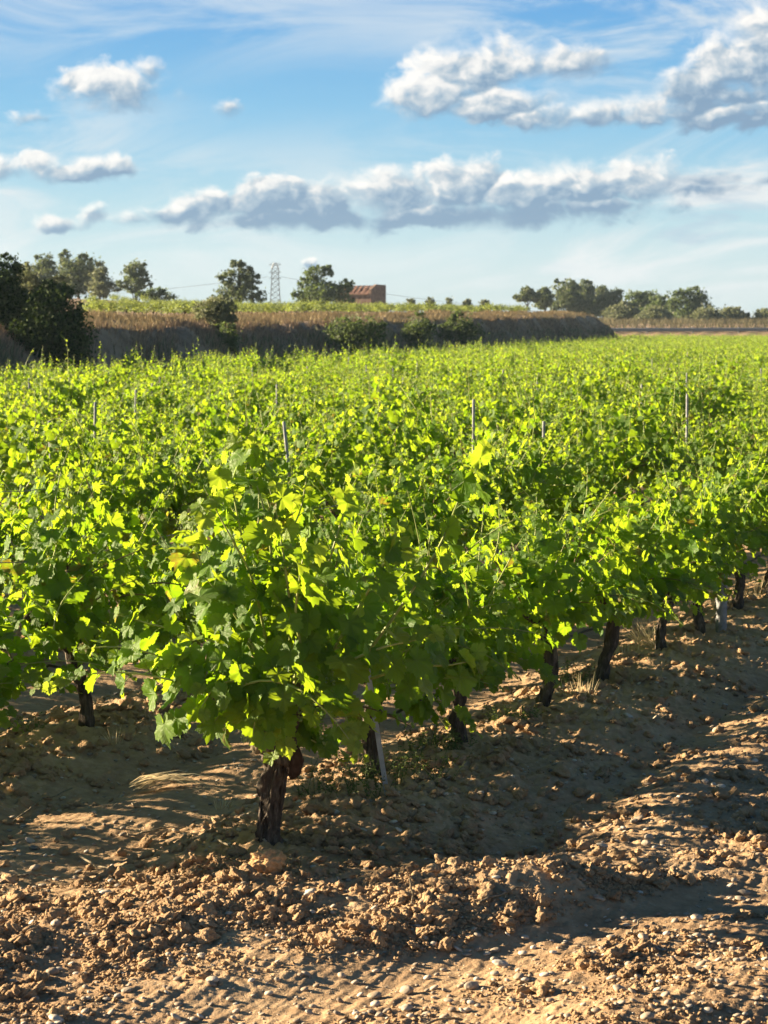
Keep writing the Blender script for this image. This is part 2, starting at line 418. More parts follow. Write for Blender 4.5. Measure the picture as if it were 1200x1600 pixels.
def tile_mat():
    m, t, out = new_mat('roof_tile')
    tc = t.node('ShaderNodeTexCoord')
    n = t.noise(tc.outputs['Object'], 5, 5, .6); n2 = t.noise(tc.outputs['Object'], 1.1, 2)
    c = t.ramp(t.m('ADD', t.m('MULTIPLY', n, .6), t.m('MULTIPLY', n2, .4)), [(0.35, (0.13, 0.070, 0.055)), (0.5, (0.19, 0.105, 0.080)), (0.65, (0.25, 0.165, 0.13))])
    p = principled(t, c, 0.9, 0.15); t.l.new(p.outputs[0], out.inputs[0]); return m


M['tile'] = tile_mat()


def soil_mat(name, kind):
    m, t, out = new_mat(name)
    g = t.node('ShaderNodeNewGeometry'); pos = g.outputs['Position']
    n1 = t.noise(pos, 1.1, 4, .6); n2 = t.noise(pos, 18, 6, .65); n3 = t.noise(pos, 120, 4, .6)
    soil = t.ramp(t.m('ADD', t.m('MULTIPLY', n1, 0.45), t.m('MULTIPLY', n2, 0.55)), [(0.32, (0.215, 0.138, 0.080)), (0.5, (0.35, 0.235, 0.138)), (0.68, (0.50, 0.36, 0.22))])
    if kind == 'ground':
        # fine gravel flecks on the bare soil, farther off dry grass tint
        vo = t.node('ShaderNodeTexVoronoi', feature='F1'); t.put(vo.inputs['Vector'], pos); vo.inputs['Scale'].default_value = 75
        fleck = t.m('MULTIPLY', t.ss(vo.outputs['Distance'], 0.30, 0.18), t.ss(t.noise(pos, 9, 2), 0.50, 0.62))
        vc = t.node('ShaderNodeSeparateColor'); t.l.new(vo.outputs['Color'], vc.inputs[0])
        fleck = t.m('MULTIPLY', fleck, t.ss(vc.outputs[0], 0.55, 0.6))
        soil = t.mix(t.m('MULTIPLY', fleck, 0.7), soil, (0.42, 0.36, 0.28))
        sp = t.node('ShaderNodeSeparateXYZ'); t.l.new(pos, sp.inputs[0])
        upland = t.ss(sp.outputs[2], 0.7, 1.6)
        dry = t.ramp(t.noise(pos, 0.8, 5, .6), [(0.35, (0.17, 0.12, 0.08)), (0.52, (0.28, 0.205, 0.14)), (0.7, (0.40, 0.30, 0.20))])
        soil = t.mix(upland, soil, dry)
        bump = t.m('ADD', t.m('MULTIPLY', n2, 0.6), t.m('MULTIPLY', n3, 0.4))
        p = principled(t, soil, 0.95, 0.1, bump, 0.8, 0.012)
    else:
        r = g.outputs['Random Per Island']
        if kind == 'clod':
            soil = t.mix(t.m('MULTIPLY', r, 0.5), soil, (0.50, 0.335, 0.185))
            p = principled(t, soil, 0.95, 0.1, t.m('ADD', n3, n2), 1.0, 0.014)
        else:
            st = t.ramp(r, [(0.0, (0.20, 0.165, 0.13)), (0.35, (0.31, 0.26, 0.20)), (0.7, (0.40, 0.35, 0.28)), (1.0, (0.52, 0.47, 0.40))])
            st = t.mix(t.m('MULTIPLY', t.ss(n2, 0.45, 0.62), 0.5), st, (0.28, 0.19, 0.12))
            p = principled(t, st, 0.75, 0.25, n3, 0.3, 0.004)
    t.l.new(p.outputs[0], out.inputs[0]); return m


M['ground'] = soil_mat('soil', 'ground'); M['clod'] = soil_mat('clod', 'clod'); M['stone'] = soil_mat('pebble', 'stone')

# ------------------------------------------------------------------ layout of rows
v1 = gpt(420, 1318); vp = ray(2036, 512); RD = np.array((vp[0], vp[1])); RD /= np.linalg.norm(RD); RN = np.array((-RD[1], RD[0]))   # along the rows / to their left
P1 = RN @ v1[:2]; Q1 = RD @ v1[:2]
ROW_DP = RN @ gpt(147, 1125)[:2] - P1
VSP = 0.995


def rowpt(k, q): return RN * (P1 + ROW_DP * k) + RD * q
def qof(px, py): return float(RD @ gpt(px, py)[:2])


# bank line (field edge on the left) and plateau
B0 = np.array((-6.0, 46.0)); B1 = np.array((17.8, 160.0)); BD = (B1 - B0) / np.linalg.norm(B1 - B0); BN = np.array((-BD[1], BD[0]))


def bank_s(x, y):
    """signed distance, > 0 inside the upper terrace"""
    s1 = (x - B0[0]) * BN[0] + (y - B0[1]) * BN[1]
    s1 = s1 + 0.9 * perlin(x * .25, y * .12, 3) + 0.45 * perlin(x * .8, y * .30, 4) + 0.2 * perlin(x * 2.1, y * .9, 5)
    e = np.array((0.35, 0.937)); s2 = -((x - B1[0]) * e[0] + (y - B1[1]) * e[1] - 1.0)
    k = 2.0; h = np.clip(0.5 + 0.5 * (s2 - s1) / k, 0, 1)
    return s2 * (1 - h) + s1 * h - k * h * (1 - h)


_track = np.array([gpt(*p, -.13)[:2] for p in ((250, 1640), (420, 1590), (620, 1548), (800, 1505), (1000, 1445), (1250, 1395), (1500, 1365))])
_ridge = np.array([gpt(*p)[:2] for p in ((-250, 1452), (0, 1440), (200, 1415), (420, 1380), (600, 1400), (760, 1400), (880, 1370))])


def pdist(x, y, P):
    d = np.full(x.shape, 1e9)
    for a, b in zip(P[:-1], P[1:]):
        ab = b - a; t = np.clip(((x - a[0]) * ab[0] + (y - a[1]) * ab[1]) / (ab @ ab), 0, 1)
        d = np.minimum(d, np.hypot(x - a[0] - t * ab[0], y - a[1] - t * ab[1]))
    return d


_mounds = [(*gpt(1105, 1545)[:2], .30, .055), (*gpt(1180, 1490)[:2], .20, .045), (*gpt(960, 1580)[:2], .22, .04), (*gpt(720, 1360)[:2], .28, .05), (*gpt(850, 1365)[:2], .22, .05), (*gpt(420, 1360)[:2], .25, .03)]


def inrow(x, y):
    """1 inside the planted rows, 0 on the headland"""
    q = RD[0] * x + RD[1] * y; p = RN[0] * x + RN[1] * y - P1
    return sstep(q - Q1 + 0.55 * np.clip(p, -2, 4) , -0.55, 0.15)


def rough_amt(x, y):
    p = RN[0] * x + RN[1] * y - P1
    ir = inrow(x, y)
    dp = (p + ROW_DP / 2) % ROW_DP - ROW_DP / 2
    berm = np.exp(-(dp / .42) ** 2)
    r = 0.27 + 0.80 * berm * ir + 0.20 * (p < -.3)
    tr = np.exp(-(pdist(x, y, _track) / 0.15) ** 2)
    rd = np.exp(-(pdist(x, y, _ridge) / 0.33) ** 2)
    r = r * ir + (1 - ir) * (0.28 + 0.30 * rd)
    return r * (1 - 0.6 * tr)


def zg(x, y, detail=True):
    x = np.asarray(x, float); y = np.asarray(y, float)
    p = RN[0] * x + RN[1] * y - P1
    ir = inrow(x, y)
    near = 1 - sstep(y, 22, 40)
    dp = (p + ROW_DP / 2) % ROW_DP - ROW_DP / 2
    left = sstep(p, -1.0, -0.6)
    wob = 0.10 * perlin(x * .9, y * .9, 21)
    z = 0.07 * np.exp(-((dp + wob * .4) / .34) ** 2) * ir * left
    z = z - 0.035 * np.exp(-((np.abs(dp) - 0.62 + wob) / .16) ** 2) * ir * left
    z = z - 0.045 * np.exp(-((p + 0.74 + wob * .5) / .15) ** 2) * ir            # deep furrow beside the front row
    z = z + 0.012 * np.exp(-((p + 1.10 + wob) / .25) ** 2) * ir
    hd = 1 - ir
    z = z + hd * 0.045 * np.exp(-(pdist(x, y, _ridge) / .30) ** 2)
    z = z - 0.028 * np.exp(-(pdist(x, y, _track) / .19) ** 2) + 0.006 * np.exp(-((pdist(x, y, _track) - .33) / .12) ** 2)
    for mx, my, mr, mh in _mounds: z = z + mh * np.exp(-((x - mx) ** 2 + (y - my) ** 2) / mr ** 2)
    z = z + 0.03 * perlin(x * 1.3, y * 1.3, 11) * near
    if detail:
        ra = rough_amt(x, y)
        c1 = fbm(x * 7, y * 7, 2, 31); c2 = perlin(x * 23, y * 23, 41); c3 = perlin(x * 60, y * 60, 51)
        lump = np.maximum(c1, -0.15) * 0.026 + np.abs(c2) * 0.020 + np.abs(c3) * 0.013 + np.abs(perlin(x * 120, y * 120, 55)) * 0.005
        z = z + ra * near * lump
        z = z + near * 0.004 * perlin(p * 40, (RD[0] * x + RD[1] * y) * 6, 61)
    z = z - 0.085 * near
    # far land
    zp = np.interp(y, [0, 46, 76, 92, 160, 300, 600, 3000], [1.9, 1.95, 2.15, 2.3, 2.85, 4.2, 6.0, 9.0])
    zp = zp + 1.7 * np.exp(-(((x + 26) / 15) ** 2 + ((y - 205) / 50) ** 2))
    zr = np.interp(y, [0, 184, 192, 203, 213, 262, 400, 3000], [0, 0, 1.42, 1.48, 2.1, 2.7, 3.3, 6.0])
    s = bank_s(x, y)
    mk = np.where(s > 0, np.minimum(1, 0.90 * (np.clip(s, 0, 2.2) / 2.2) ** 0.8 + 0.10 * sstep(s, 2.0, 4.0)), 0)
    z = z * (1 - np.clip(mk * 3, 0, 1)) + np.where(y > 180, zr, 0) * (1 - mk) + mk * zp
    z = z + np.where(y > 30, 0.10 * perlin(x * .6, y * .3, 71) * np.clip(s / .5, 0, 1), 0)
    return z


def zg1(x, y): return float(zg(np.array([x]), np.array([y]))[0])


# ------------------------------------------------------------------ ground sheet
def build_ground():
    ys = list(np.linspace(-60, 0, 8)) + list(np.linspace(0.5, 4.9, 12))
    y = 4.95; st = 0.0075
    while y < 8.2: ys.append(y); y += st
    while y < 60: ys.append(y); st *= 1.0085; y += st
    while y < 320: ys.append(y); st = min(st * 1.02, 1.3); y += st
    while y < 7000: ys.append(y); st *= 1.12; y += st
    ys = np.array(ys)
    nf = 540
    u = np.linspace(-1, 1, nf)
    tail = 1 + np.geomspace(0.02, 1.0, 26)
    w = 0.20 * np.clip(ys, 5, None) + 0.40
    X = np.empty((len(ys), nf + 52))
    X[:, 26:-26] = u[None] * w[:, None]
    far = np.geomspace(0.03, 1, 26)
    ext = 7000
    X[:, -26:] = w[:, None] + far[None] ** 2.2 * ext + far[None] * 3
    X[:, :26] = -(w[:, None] + far[None, ::-1] ** 2.2 * ext + far[None, ::-1] * 3)
    Y = np.repeat(ys[:, None], X.shape[1], 1)
    Z = zg(X, Y)
    ny, nx = X.shape
    i = np.arange(ny - 1)[:, None] * nx; j = np.arange(nx - 1)[None]
    F = np.stack([i + j, i + j + 1, i + nx + j + 1, i + nx + j], -1).reshape(-1, 4)
    me = mk_mesh('ground', np.stack([X, Y, Z], -1), F, mat=M['ground'])
    link('ground', me, kind='structure', label='bare brown vineyard soil with clods and wheel ruts')


build_ground()

# ------------------------------------------------------------------ leaves
def leaf_template(rng, nout, rings, jag=0.07):
    th = np.linspace(-math.pi, math.pi, nout, endpoint=False)
    key = np.radians([0, 27, 54, 84, 112, 150, 172, 180]); kr = np.array([1.0, .74, .93, .70, .78, .62, .45, .06])
    kr = kr * (1 + rng.uniform(-.08, .08, len(kr)))
    r = np.interp(np.abs(th), key, kr)
    if nout > 20:
        r = r * (1 + jag * (np.where(np.arange(nout) % 2 == 0, 1, -1)) * (np.abs(th) < 2.9)) * (1 + rng.uniform(-.05, .05, nout))
    else:
        r = r * (1 + rng.uniform(-.1, .1, nout))
    fold = rng.uniform(0.08, 0.50); cup = rng.uniform(0.08, 0.48); tip = rng.uniform(0.12, 0.60); ph = rng.uniform(0, 6.3); wav = rng.uniform(.05, .14)
    V = [np.zeros((1, 3))]
    for k in range(1, rings + 1):
        f = k / rings
        x = np.sin(th) * r * f; y = np.cos(th) * r * f
        z = fold * np.abs(x) - cup * x * x - tip * y * np.abs(y) * 0.7 + wav * f * np.sin(3 * th + ph) + 0.5 * wav * f * np.sin(7 * th + 2 * ph)
        V.append(np.stack([x, y, z], 1))
    V = np.concatenate(V)
    j = np.arange(nout); j2 = (j + 1) % nout
    F = [np.stack([np.zeros(nout, int), 1 + j2, 1 + j], 1)]
    for k in range(rings - 1):
        a = 1 + k * nout; b = a + nout
        F += [np.stack([a + j, a + j2, b + j2], 1), np.stack([a + j, b + j2, b + j], 1)]
    F = np.concatenate(F)[:, ::-1]
    return V, F, V[:, :2].copy()


_r = np.random.RandomState(5)
LT = {'hi': [leaf_template(_r, 40, 2) for _ in range(12)], 'mid': [leaf_template(_r, 15, 1) for _ in range(10)], 'low': [leaf_template(_r, 7, 1) for _ in range(8)]}


def leaves_to_mb(mb, lod, pos, ydir, nrm, size, rng, mi):
    """place leaf blades: pos = petiole end, ydir = towards the tip, nrm = upper face"""
    pos = np.asarray(pos); n = len(pos)
    if not n: return
    y = ydir / (np.linalg.norm(ydir, axis=1)[:, None] + 1e-9)
    z = nrm - y * (nrm * y).sum(1)[:, None]; z /= np.linalg.norm(z, axis=1)[:, None] + 1e-9
    x = np.cross(y, z)
    tl = LT[lod]; pick = rng.randint(0, len(tl), n)
    for k, (tv, tf, tu) in enumerate(tl):
        for mval in (0, 1):
            ix = np.where((pick == k) & (mi == mval))[0]
            if not len(ix): continue
            s = size[ix][:, None, None]
            V = pos[ix][:, None] + (x[ix][:, None] * tv[None, :, :1] + y[ix][:, None] * tv[None, :, 1:2] + z[ix][:, None] * tv[None, :, 2:]) * s
            F = tf[None] + (np.arange(len(ix)) * len(tv))[:, None, None]
            mb.add(V.reshape(-1, 3), F.reshape(-1, 3), np.tile(tu, (len(ix), 1)), mval)


SUN_BIAS = 0.0
SUNV = np.array(to_sun)         # leaves turn their faces to the light


def shoot_path(rng, start, d, L, n=14, droop=0.5, wig=0.25):
    P = [np.asarray(start, float)]; d = np.asarray(d, float) / np.linalg.norm(d); st = L / n
    w = rng.normal(0, wig, 3)
    for i in range(n):
        w = w * 0.75 + rng.normal(0, wig, 3) * 0.4
        d = d + w * st * 3 + np.array((0, 0, -droop)) * st * 2.2
        d /= np.linalg.norm(d); P.append(P[-1] + d * st)
    return np.array(P)


def shoot_leaves(rng, P, centre, size0, acc, spacing=0.055, first=0.10, young_tip=True, taper=(.85, 1.05, .9, .55, .25)):
    seg = np.linalg.norm(np.diff(P, axis=0), axis=1); cum = np.concatenate([[0], np.cumsum(seg)]); L = cum[-1]
    s = L * first; side = rng.choice((-1, 1)); ends = []
    while s < L * 0.995:
        f = s / L
        p = np.array([np.interp(s, cum, P[:, i]) for i in range(3)])
        t = np.array([np.interp(min(s + .03, L), cum, P[:, i]) for i in range(3)]) - p; t /= np.linalg.norm(t) + 1e-9
        out = p - centre; out[2] *= 0.3; out = out / (np.linalg.norm(out) + 1e-6)
        lat = np.cross(t, out + np.array((0.01, 0, .02))); lat /= np.linalg.norm(lat) + 1e-9
        pd = lat * side * rng.uniform(.5, 1.1) + out * rng.uniform(.2, .9) + t * 0.35 + np.array((0, 0, .25)) + rng.normal(0, .25, 3)
        pd /= np.linalg.norm(pd)
        sz = size0 * np.interp(f, [0, .25, .6, .85, 1], taper) * rng.uniform(.72, 1.18)
        pl = sz * rng.uniform(.7, 1.25)
        e = p + pd * pl + np.array((0, 0, -0.15 * pl))
        yd = pd * 0.5 + out * 0.30 + np.array((0, 0, -rng.uniform(.25, 1.3))) + rng.normal(0, .28, 3)
        nm = np.array((0, 0, 1.0)) * rng.uniform(.0, .8) + out * rng.uniform(.2, 1.0) + SUNV * rng.uniform(0, SUN_BIAS) + rng.normal(0, .40, 3)
        y_ = 1 if (young_tip and f > rng.uniform(.68, .95)) else 0
        acc.append((p, e, yd, nm, sz, y_)); side = -side
        s += spacing * rng.uniform(.7, 1.3) * (1.0 if f < .75 else .62)


def tendril(rng, mb, p, d, size, mi):
    n = 16; tt = np.linspace(0, 1, n)
    d = np.asarray(d) / np.linalg.norm(d); a = np.cross(d, (0, 0, 1.0)); a /= np.linalg.norm(a) + 1e-9; b = np.cross(d, a)
    rad = size * 0.22 * tt ** 1.5; ang = tt ** 1.4 * rng.uniform(4, 9)
    P = p + d[None] * (np.sin(tt * 1.9) * size)[:, None] + (a[None] * np.cos(ang)[:, None] + b[None] * np.sin(ang)[:, None]) * rad[:, None]
    mb.tube(P, np.linspace(.0017, .0008, n), 4, cap=False, mi=mi)


RD3 = np.array((RD[0], RD[1], 0)); RN3 = np.array((RN[0], RN[1], 0))


def make_trunk(rng, h, r, lean, seg=20, n=34, seed=0, flare=1.25):
    mb = MB(); t = np.linspace(0, 1, n)
    P = np.zeros((n, 3)); P[:, 2] = -0.06 + t * (h + .06)
    P[:, 0] = lean[0] * t ** 1.3 + .018 * np.sin(t * 5 + seed); P[:, 1] = lean[1] * t ** 1.3 + .015 * np.cos(t * 4 + seed * 2)
    R = r * (np.interp(t, [0, .12, .5, .85, 1], [flare, 1.05, .92, 1.08, .85])) * (1 + .06 * np.sin(t * 11 + seed))
    mb.tube(P, R, seg, rough=.30, seed=seed % 50, ridge=.55)
    # loose bark strips
    for k in range(8):
        a = rng.uniform(0, 6.28); t0 = rng.uniform(.08, .6); t1 = min(.98, t0 + rng.uniform(.12, .35)); tt = np.linspace(t0, t1, 8)
        c = np.stack([np.interp(tt, t, P[:, i]) for i in range(3)], 1); rr = np.interp(tt, t, R) * rng.uniform(.98, 1.10)
        aa = a + (tt - t0) * 0.8
        mb.tube(c + np.stack([np.cos(aa) * rr, np.sin(aa) * rr, 0 * aa], 1), .006 * np.sin(np.linspace(.3, 2.9, 8)), 4, cap=False)
    return mb, P[-1]


def grape_bunch(rng, p, size=0.05):
    mb = MB()
    mb.tube([p + np.array((0, 0, size * .8)), p + np.array((0, 0, size * .3)), p], .0015, 4)
    phi = [(math.sin(a) * math.sqrt(1 - z * z), math.cos(a) * math.sqrt(1 - z * z), z) for z, a in zip(np.linspace(-.9, .9, 7), np.arange(7) * 2.4)]
    ico = icosphere(1)
    for k in range(36):
        f = rng.rand(); a = rng.uniform(0, 6.28); rr = size * .42 * (1 - f * .8) * math.sqrt(rng.rand())
        c = p + np.array((math.cos(a) * rr, math.sin(a) * rr, -f * size * 1.9))
        mb.add(ico[0] * rng.uniform(.0035, .0055) + c, ico[1])
    return mb


_ico = {}


def icosphere(sub):
    if sub in _ico: return _ico[sub]
    ph = (1 + 5 ** .5) / 2
    V = [(-1, ph, 0), (1, ph, 0), (-1, -ph, 0), (1, -ph, 0), (0, -1, ph), (0, 1, ph), (0, -1, -ph), (0, 1, -ph), (ph, 0, -1), (ph, 0, 1), (-ph, 0, -1), (-ph, 0, 1)]
    F = [(0, 11, 5), (0, 5, 1), (0, 1, 7), (0, 7, 10), (0, 10, 11), (1, 5, 9), (5, 11, 4), (11, 10, 2), (10, 7, 6), (7, 1, 8), (3, 9, 4), (3, 4, 2), (3, 2, 6), (3, 6, 8), (3, 8, 9), (4, 9, 5), (2, 4, 11), (6, 2, 10), (8, 6, 7), (9, 8, 1)]
    V = [np.array(v) / np.linalg.norm(v) for v in V]
    for _ in range(sub - 1):
        cache = {}; F2 = []
        def midp(a, b):
            k = (min(a, b), max(a, b))
            if k not in cache:
                m_ = V[a] + V[b]; V.append(m_ / np.linalg.norm(m_)); cache[k] = len(V) - 1
            return cache[k]
        for a, b, c in F:
            ab, bc, ca = midp(a, b), midp(b, c), midp(c, a)
            F2 += [(a, ab, ca), (b, bc, ab), (c, ca, bc), (ab, bc, ca)]
        F = F2
    _ico[sub] = (np.array(V), np.array(F)); return _ico[sub]


def vine_parts(seed, lod, nshoot=17, size0=0.072, spacing=0.055, trunk_h=0.40, trunk_r=0.038, extra=(), top=1.0, fill=70, tendrils=10, width=1.0, trunk_seg=16, whips=5):
    """one vine in its own frame: origin on the soil, rows run along RD"""
    rng = np.random.RandomState(seed)
    tr, head = make_trunk(rng, trunk_h, trunk_r, rng.uniform(-.05, .05, 2), trunk_seg, 30, seed)
    arms = []
    for sgn in (-1, 1):
        L = rng.uniform(.30, .44); n = 9; t = np.linspace(0, 1, n)
        P = head + RD3[None] * (sgn * L * t)[:, None] + np.array((0, 0, 1.0))[None] * (.05 + .13 * t ** .7)[:, None] * np.minimum(1, t * 4)[:, None] + rng.normal(0, .010, (n, 3)) - np.array((0, 0, .03))
        P[0] = head - np.array((0, 0, .03)); mb = MB(); mb.tube(P, np.linspace(trunk_r * .72, trunk_r * .38, n), 10, rough=.3, seed=seed % 40 + 3, ridge=.4); arms.append((mb, P))
    cen = head + np.array((0, 0, .25))
    acc = []; canes = MB(); tips = []
    for i in range(nshoot):
        mb, P = arms[i % 2]; s0 = P[rng.randint(1, len(P))]
        lat = rng.normal(0, .55) * width; kind = rng.rand()
        if kind < .62: d = np.array((0, 0, 1.0)) + RN3 * lat * .8 + RD3 * rng.normal(0, .35); L = rng.uniform(.40, .68) * top; dr = rng.uniform(.05, .55)
        elif kind < .86: d = np.array((0, 0, .55)) + RN3 * np.sign(lat) * rng.uniform(.5, 1.0) + RD3 * rng.normal(0, .4); L = rng.uniform(.45, .75) * top; dr = rng.uniform(.5, 1.2)
        else: d = np.array((0, 0, .15)) + RN3 * np.sign(lat) * rng.uniform(.6, 1.0) + RD3 * rng.normal(0, .5); L = rng.uniform(.3, .5); dr = rng.uniform(.8, 1.6)
        Ps = shoot_path(rng, s0, d, L, 12, dr)
        canes.tube(Ps, np.interp(np.linspace(0, 1, 13), [0, 1], [.0052, .0014]), 5, cap=False, mi=1 if rng.rand() < .25 else 0)
        shoot_leaves(rng, Ps, cen, size0, acc, spacing); tips.append(Ps)
    for i in range(whips):                              # long bare-stemmed young shoots arching above the canopy
        s0 = cen + RD3 * rng.uniform(-.45, .45) + RN3 * rng.normal(0, .16) * width + np.array((0, 0, rng.uniform(.05, .25)))
        d = np.array((0, 0, 1.0)) + RN3 * rng.normal(0, .4) + RD3 * rng.normal(0, .4)
        Ps = shoot_path(rng, s0, d, rng.uniform(.28, .52), 12, rng.uniform(.0, .8), .5)
        canes.tube(Ps, np.linspace(.0034, .0012, 13), 5, cap=False)
        shoot_leaves(rng, Ps, cen, size0 * .62, acc, .05, .15); tips.append(Ps)
    for (s0, mids, sz, sp) in extra:
        Ps = np.array([s0] + list(mids), float)
        tt = np.linspace(0, 1, len(Ps)); t2 = np.linspace(0, 1, 22); Pq = np.stack([np.interp(t2, tt, Ps[:, i]) for i in range(3)], 1)
        for _ in range(3): Pq[1:-1] = (Pq[:-2] + 2 * Pq[1:-1] + Pq[2:]) / 4
        canes.tube(Pq, np.linspace(.0062, .0016, 22), 6, cap=False)
        shoot_leaves(rng, Pq, cen, sz, acc, sp, .12, True, (.85, 1.0, 1.0, .85, .45)); tips.append(Pq)
    # short laterals fill the inside and the skirt
    for i in range(fill):
        a = rng.uniform(-1, 1); b = rng.normal(0, .5); z = rng.uniform(-.13, .40)
        p = cen + RD3 * a * .45 + RN3 * np.clip(b, -1, 1) * .30 * width * (1.15 - abs(z - .05)) + np.array((0, 0, z - .1))
        out = p - cen; out /= np.linalg.norm(out) + 1e-6
        acc.append((p - out * .05, p, out * .5 + np.array((0, 0, -rng.uniform(.4, 1.1))) + rng.normal(0, .3, 3), out + SUNV * rng.uniform(0, SUN_BIAS) + np.array((0, 0, rng.uniform(.1, .7))) + rng.normal(0, .3, 3), size0 * rng.uniform(.75, 1.2), 0))
    fol = MB()
    p0 = np.array([a[0] for a in acc]); e = np.array([a[1] for a in acc]); yd = np.array([a[2] for a in acc]); nm = np.array([a[3] for a in acc]); sz = np.array([a[4] for a in acc]); mi = np.array([a[5] for a in acc])
    leaves_to_mb(fol, lod, e, yd, nm, sz, rng, mi)
    if lod != 'low':
        for a, b in zip(p0, e):
            m_ = (a + b) / 2 + np.array((0, 0, .008)); fol.tube([a, m_, b], .0014 if lod == 'hi' else .0018, 3, cap=False, mi=1)
    for i in range(tendrils):
        Pq = tips[rng.randint(len(tips))]; k = rng.randint(len(Pq) // 3, len(Pq) - 1)
        tendril(rng, fol, Pq[k], (Pq[min(k + 1, len(Pq) - 1)] - Pq[k]) + rng.normal(0, .03, 3), rng.uniform(.05, .12), 1)
    return tr, arms, canes, fol


LEAFM = None


def vine_thing(seed, lod, parts=True, bunches=0, **kw):
    tr, arms, canes, fol = vine_parts(seed, lod, **kw)
    if not parts:
        mb = MB(); mb.V = tr.V[:1] + canes.V + fol.V; F = []; n = 0; Ms = []; Us = []
        for src, off in ((tr, None), (canes, 3), (fol, 1)):
            k = 1 if off is None else len(src.V); base = n; loc0 = 0
            for V_, F_, U_, M_ in list(zip(src.V, src.F, src.U, src.M))[:k]:
                F.append(F_ + base); Us.append(U_); Ms.append(np.zeros(len(F_), int) if off is None else M_ + off); n += len(V_)
        mb.F = F; mb.M = Ms; mb.U = Us
        return mb.mesh('grape_vine', [M['bark'], M['leaf'], M['young'], M['shoot'], M['brown_cane']])
    root = link('grape_vine', None, cat='vine')
    link('trunk', tr.mesh('trunk', M['bark']), root)
    for mb, P in arms: link('arm', mb.mesh('arm', M['bark']), root)
    link('cane_growth', canes.mesh('cane_growth', [M['shoot'], M['brown_cane']]), root)
    link('foliage', fol.mesh('foliage', [M['leaf'], M['young']]), root)
    rng = np.random.RandomState(seed + 99)
    for k in range(bunches):
        p = arms[k % 2][1][rng.randint(3, 8)] + RN3 * rng.uniform(-.25, .25) + np.array((0, 0, rng.uniform(-.02, .06)))
        link('grape_cluster', grape_bunch(rng, p).mesh('grape_cluster', M['grape']), root)
    return root


# ---- the front vine, modelled on its own
fv = np.array((v1[0], v1[1], zg1(v1[0], v1[1])))


def F_(px, py, dy=0.0): return at(px, py, v1[1] + dy) - fv


extra = [
    (F_(430, 1080, .0), [F_(400, 980, -.02), F_(372, 880, .0), F_(352, 790, .02), F_(340, 720, .05)], .070, .042),
    (F_(430, 1080, .0), [F_(385, 1000, -.12), F_(335, 930, -.14), F_(305, 860, -.12), F_(292, 800, -.1)], .072, .045),
    (F_(440, 1080, .0), [F_(440, 900, .0), F_(425, 800, .02), F_(398, 720, .05), F_(385, 690, .06)], .072, .042),
    (F_(430, 1090, .0), [F_(370, 1060, -.15), F_(310, 1040, -.18), F_(265, 1030, -.18), F_(245, 1050, -.18)], .066, .045),
    (F_(450, 1080, -.05), [F_(455, 960, -.22), F_(445, 880, -.24), F_(432, 800, -.2), F_(420, 760, -.18)], .074, .042),
    (F_(440, 1080, .0), [F_(432, 960, -.05), F_(424, 860, -.06), F_(412, 790, -.05), F_(392, 730, 0), F_(372, 668, .05)], .078, .048),
    (F_(430, 1090, .05), [F_(405, 960, .1), F_(380, 850, .1), F_(362, 760, .12), F_(358, 690, .12)], .070, .05),
    (F_(420, 1060, -.05), [F_(370, 1015, -.1), F_(300, 990, -.12), F_(235, 975, -.1), F_(175, 958, -.1)], .062, .05),
    (F_(420, 1060, -.1), [F_(380, 980, -.22), F_(345, 930, -.25), F_(318, 900, -.25)], .080, .05),
    (F_(430, 1070, -.05), [F_(395, 900, -.15), F_(350, 820, -.18), F_(318, 760, -.15)], .070, .05),
    (F_(430, 1090, -.1), [F_(380, 1060, -.25), F_(335, 1070, -.28), F_(315, 1105, -.3)], .075, .05),
    (F_(450, 1090, -.1), [F_(420, 1090, -.28), F_(400, 1110, -.32), F_(395, 1150, -.34)], .078, .05),
    (F_(470, 1050, -.1), [F_(490, 950, -.22), F_(520, 860, -.25), F_(540, 790, -.22), F_(548, 740, -.2)], .080, .046),
    (F_(500, 1050, -.1), [F_(560, 950, -.25), F_(600, 880, -.28), F_(622, 820, -.3)], .082, .046),
    (F_(480, 1060, -.15), [F_(460, 960, -.32), F_(470, 890, -.36), F_(480, 840, -.34)], .080, .046),
    (F_(500, 1060, -.1), [F_(550, 1030, -.3), F_(600, 1010, -.36), F_(650, 1000, -.36), F_(690, 985, -.38)], .086, .048),
    (F_(480, 1080, -.1), [F_(520, 1090, -.32), F_(540, 1110, -.36), F_(545, 1150, -.36)], .082, .048),
    (F_(440, 1060, .1), [F_(420, 900, .2), F_(470, 800, .3), F_(480, 740, .3)], .070, .05),
    (F_(440, 1080, 0), [F_(400, 1000, -.05), F_(340, 950, .0), F_(310, 905, .0)], .075, .05),
    (F_(560, 1040, 0), [F_(640, 930, -.1), F_(690, 850, -.1), F_(720, 770, 0), F_(775, 690, .1)], .07, .05),
    (F_(580, 1060, 0), [F_(640, 1040, -.25), F_(700, 1040, -.3), F_(750, 1030, -.3)], .08, .05),
    (F_(470, 1090, .0), [F_(430, 1120, -.2), F_(425, 1145, -.26), F_(440, 1175, -.28)], .075, .05),
]
tr, arms, canes, fol = vine_parts(501, 'hi', nshoot=14, size0=.062, spacing=.045, trunk_h=.40, trunk_r=.04, extra=[(a, b, c * .86, d * .9) for a, b, c, d in extra], fill=100, tendrils=34, top=1.1, width=.72)
front = link('grape_vine', None, cat='vine', loc=fv, label='front vine, thick bare trunk behind an orange clod')
rng = np.random.RandomState(77)
mb = MB(); n = 60; t = np.linspace(0, 1, n)
P = np.stack([np.interp(t, [0, .3, .7, 1], [-.006, .000, .018, .040]), 0 * t, -.08 + t * .46], 1)
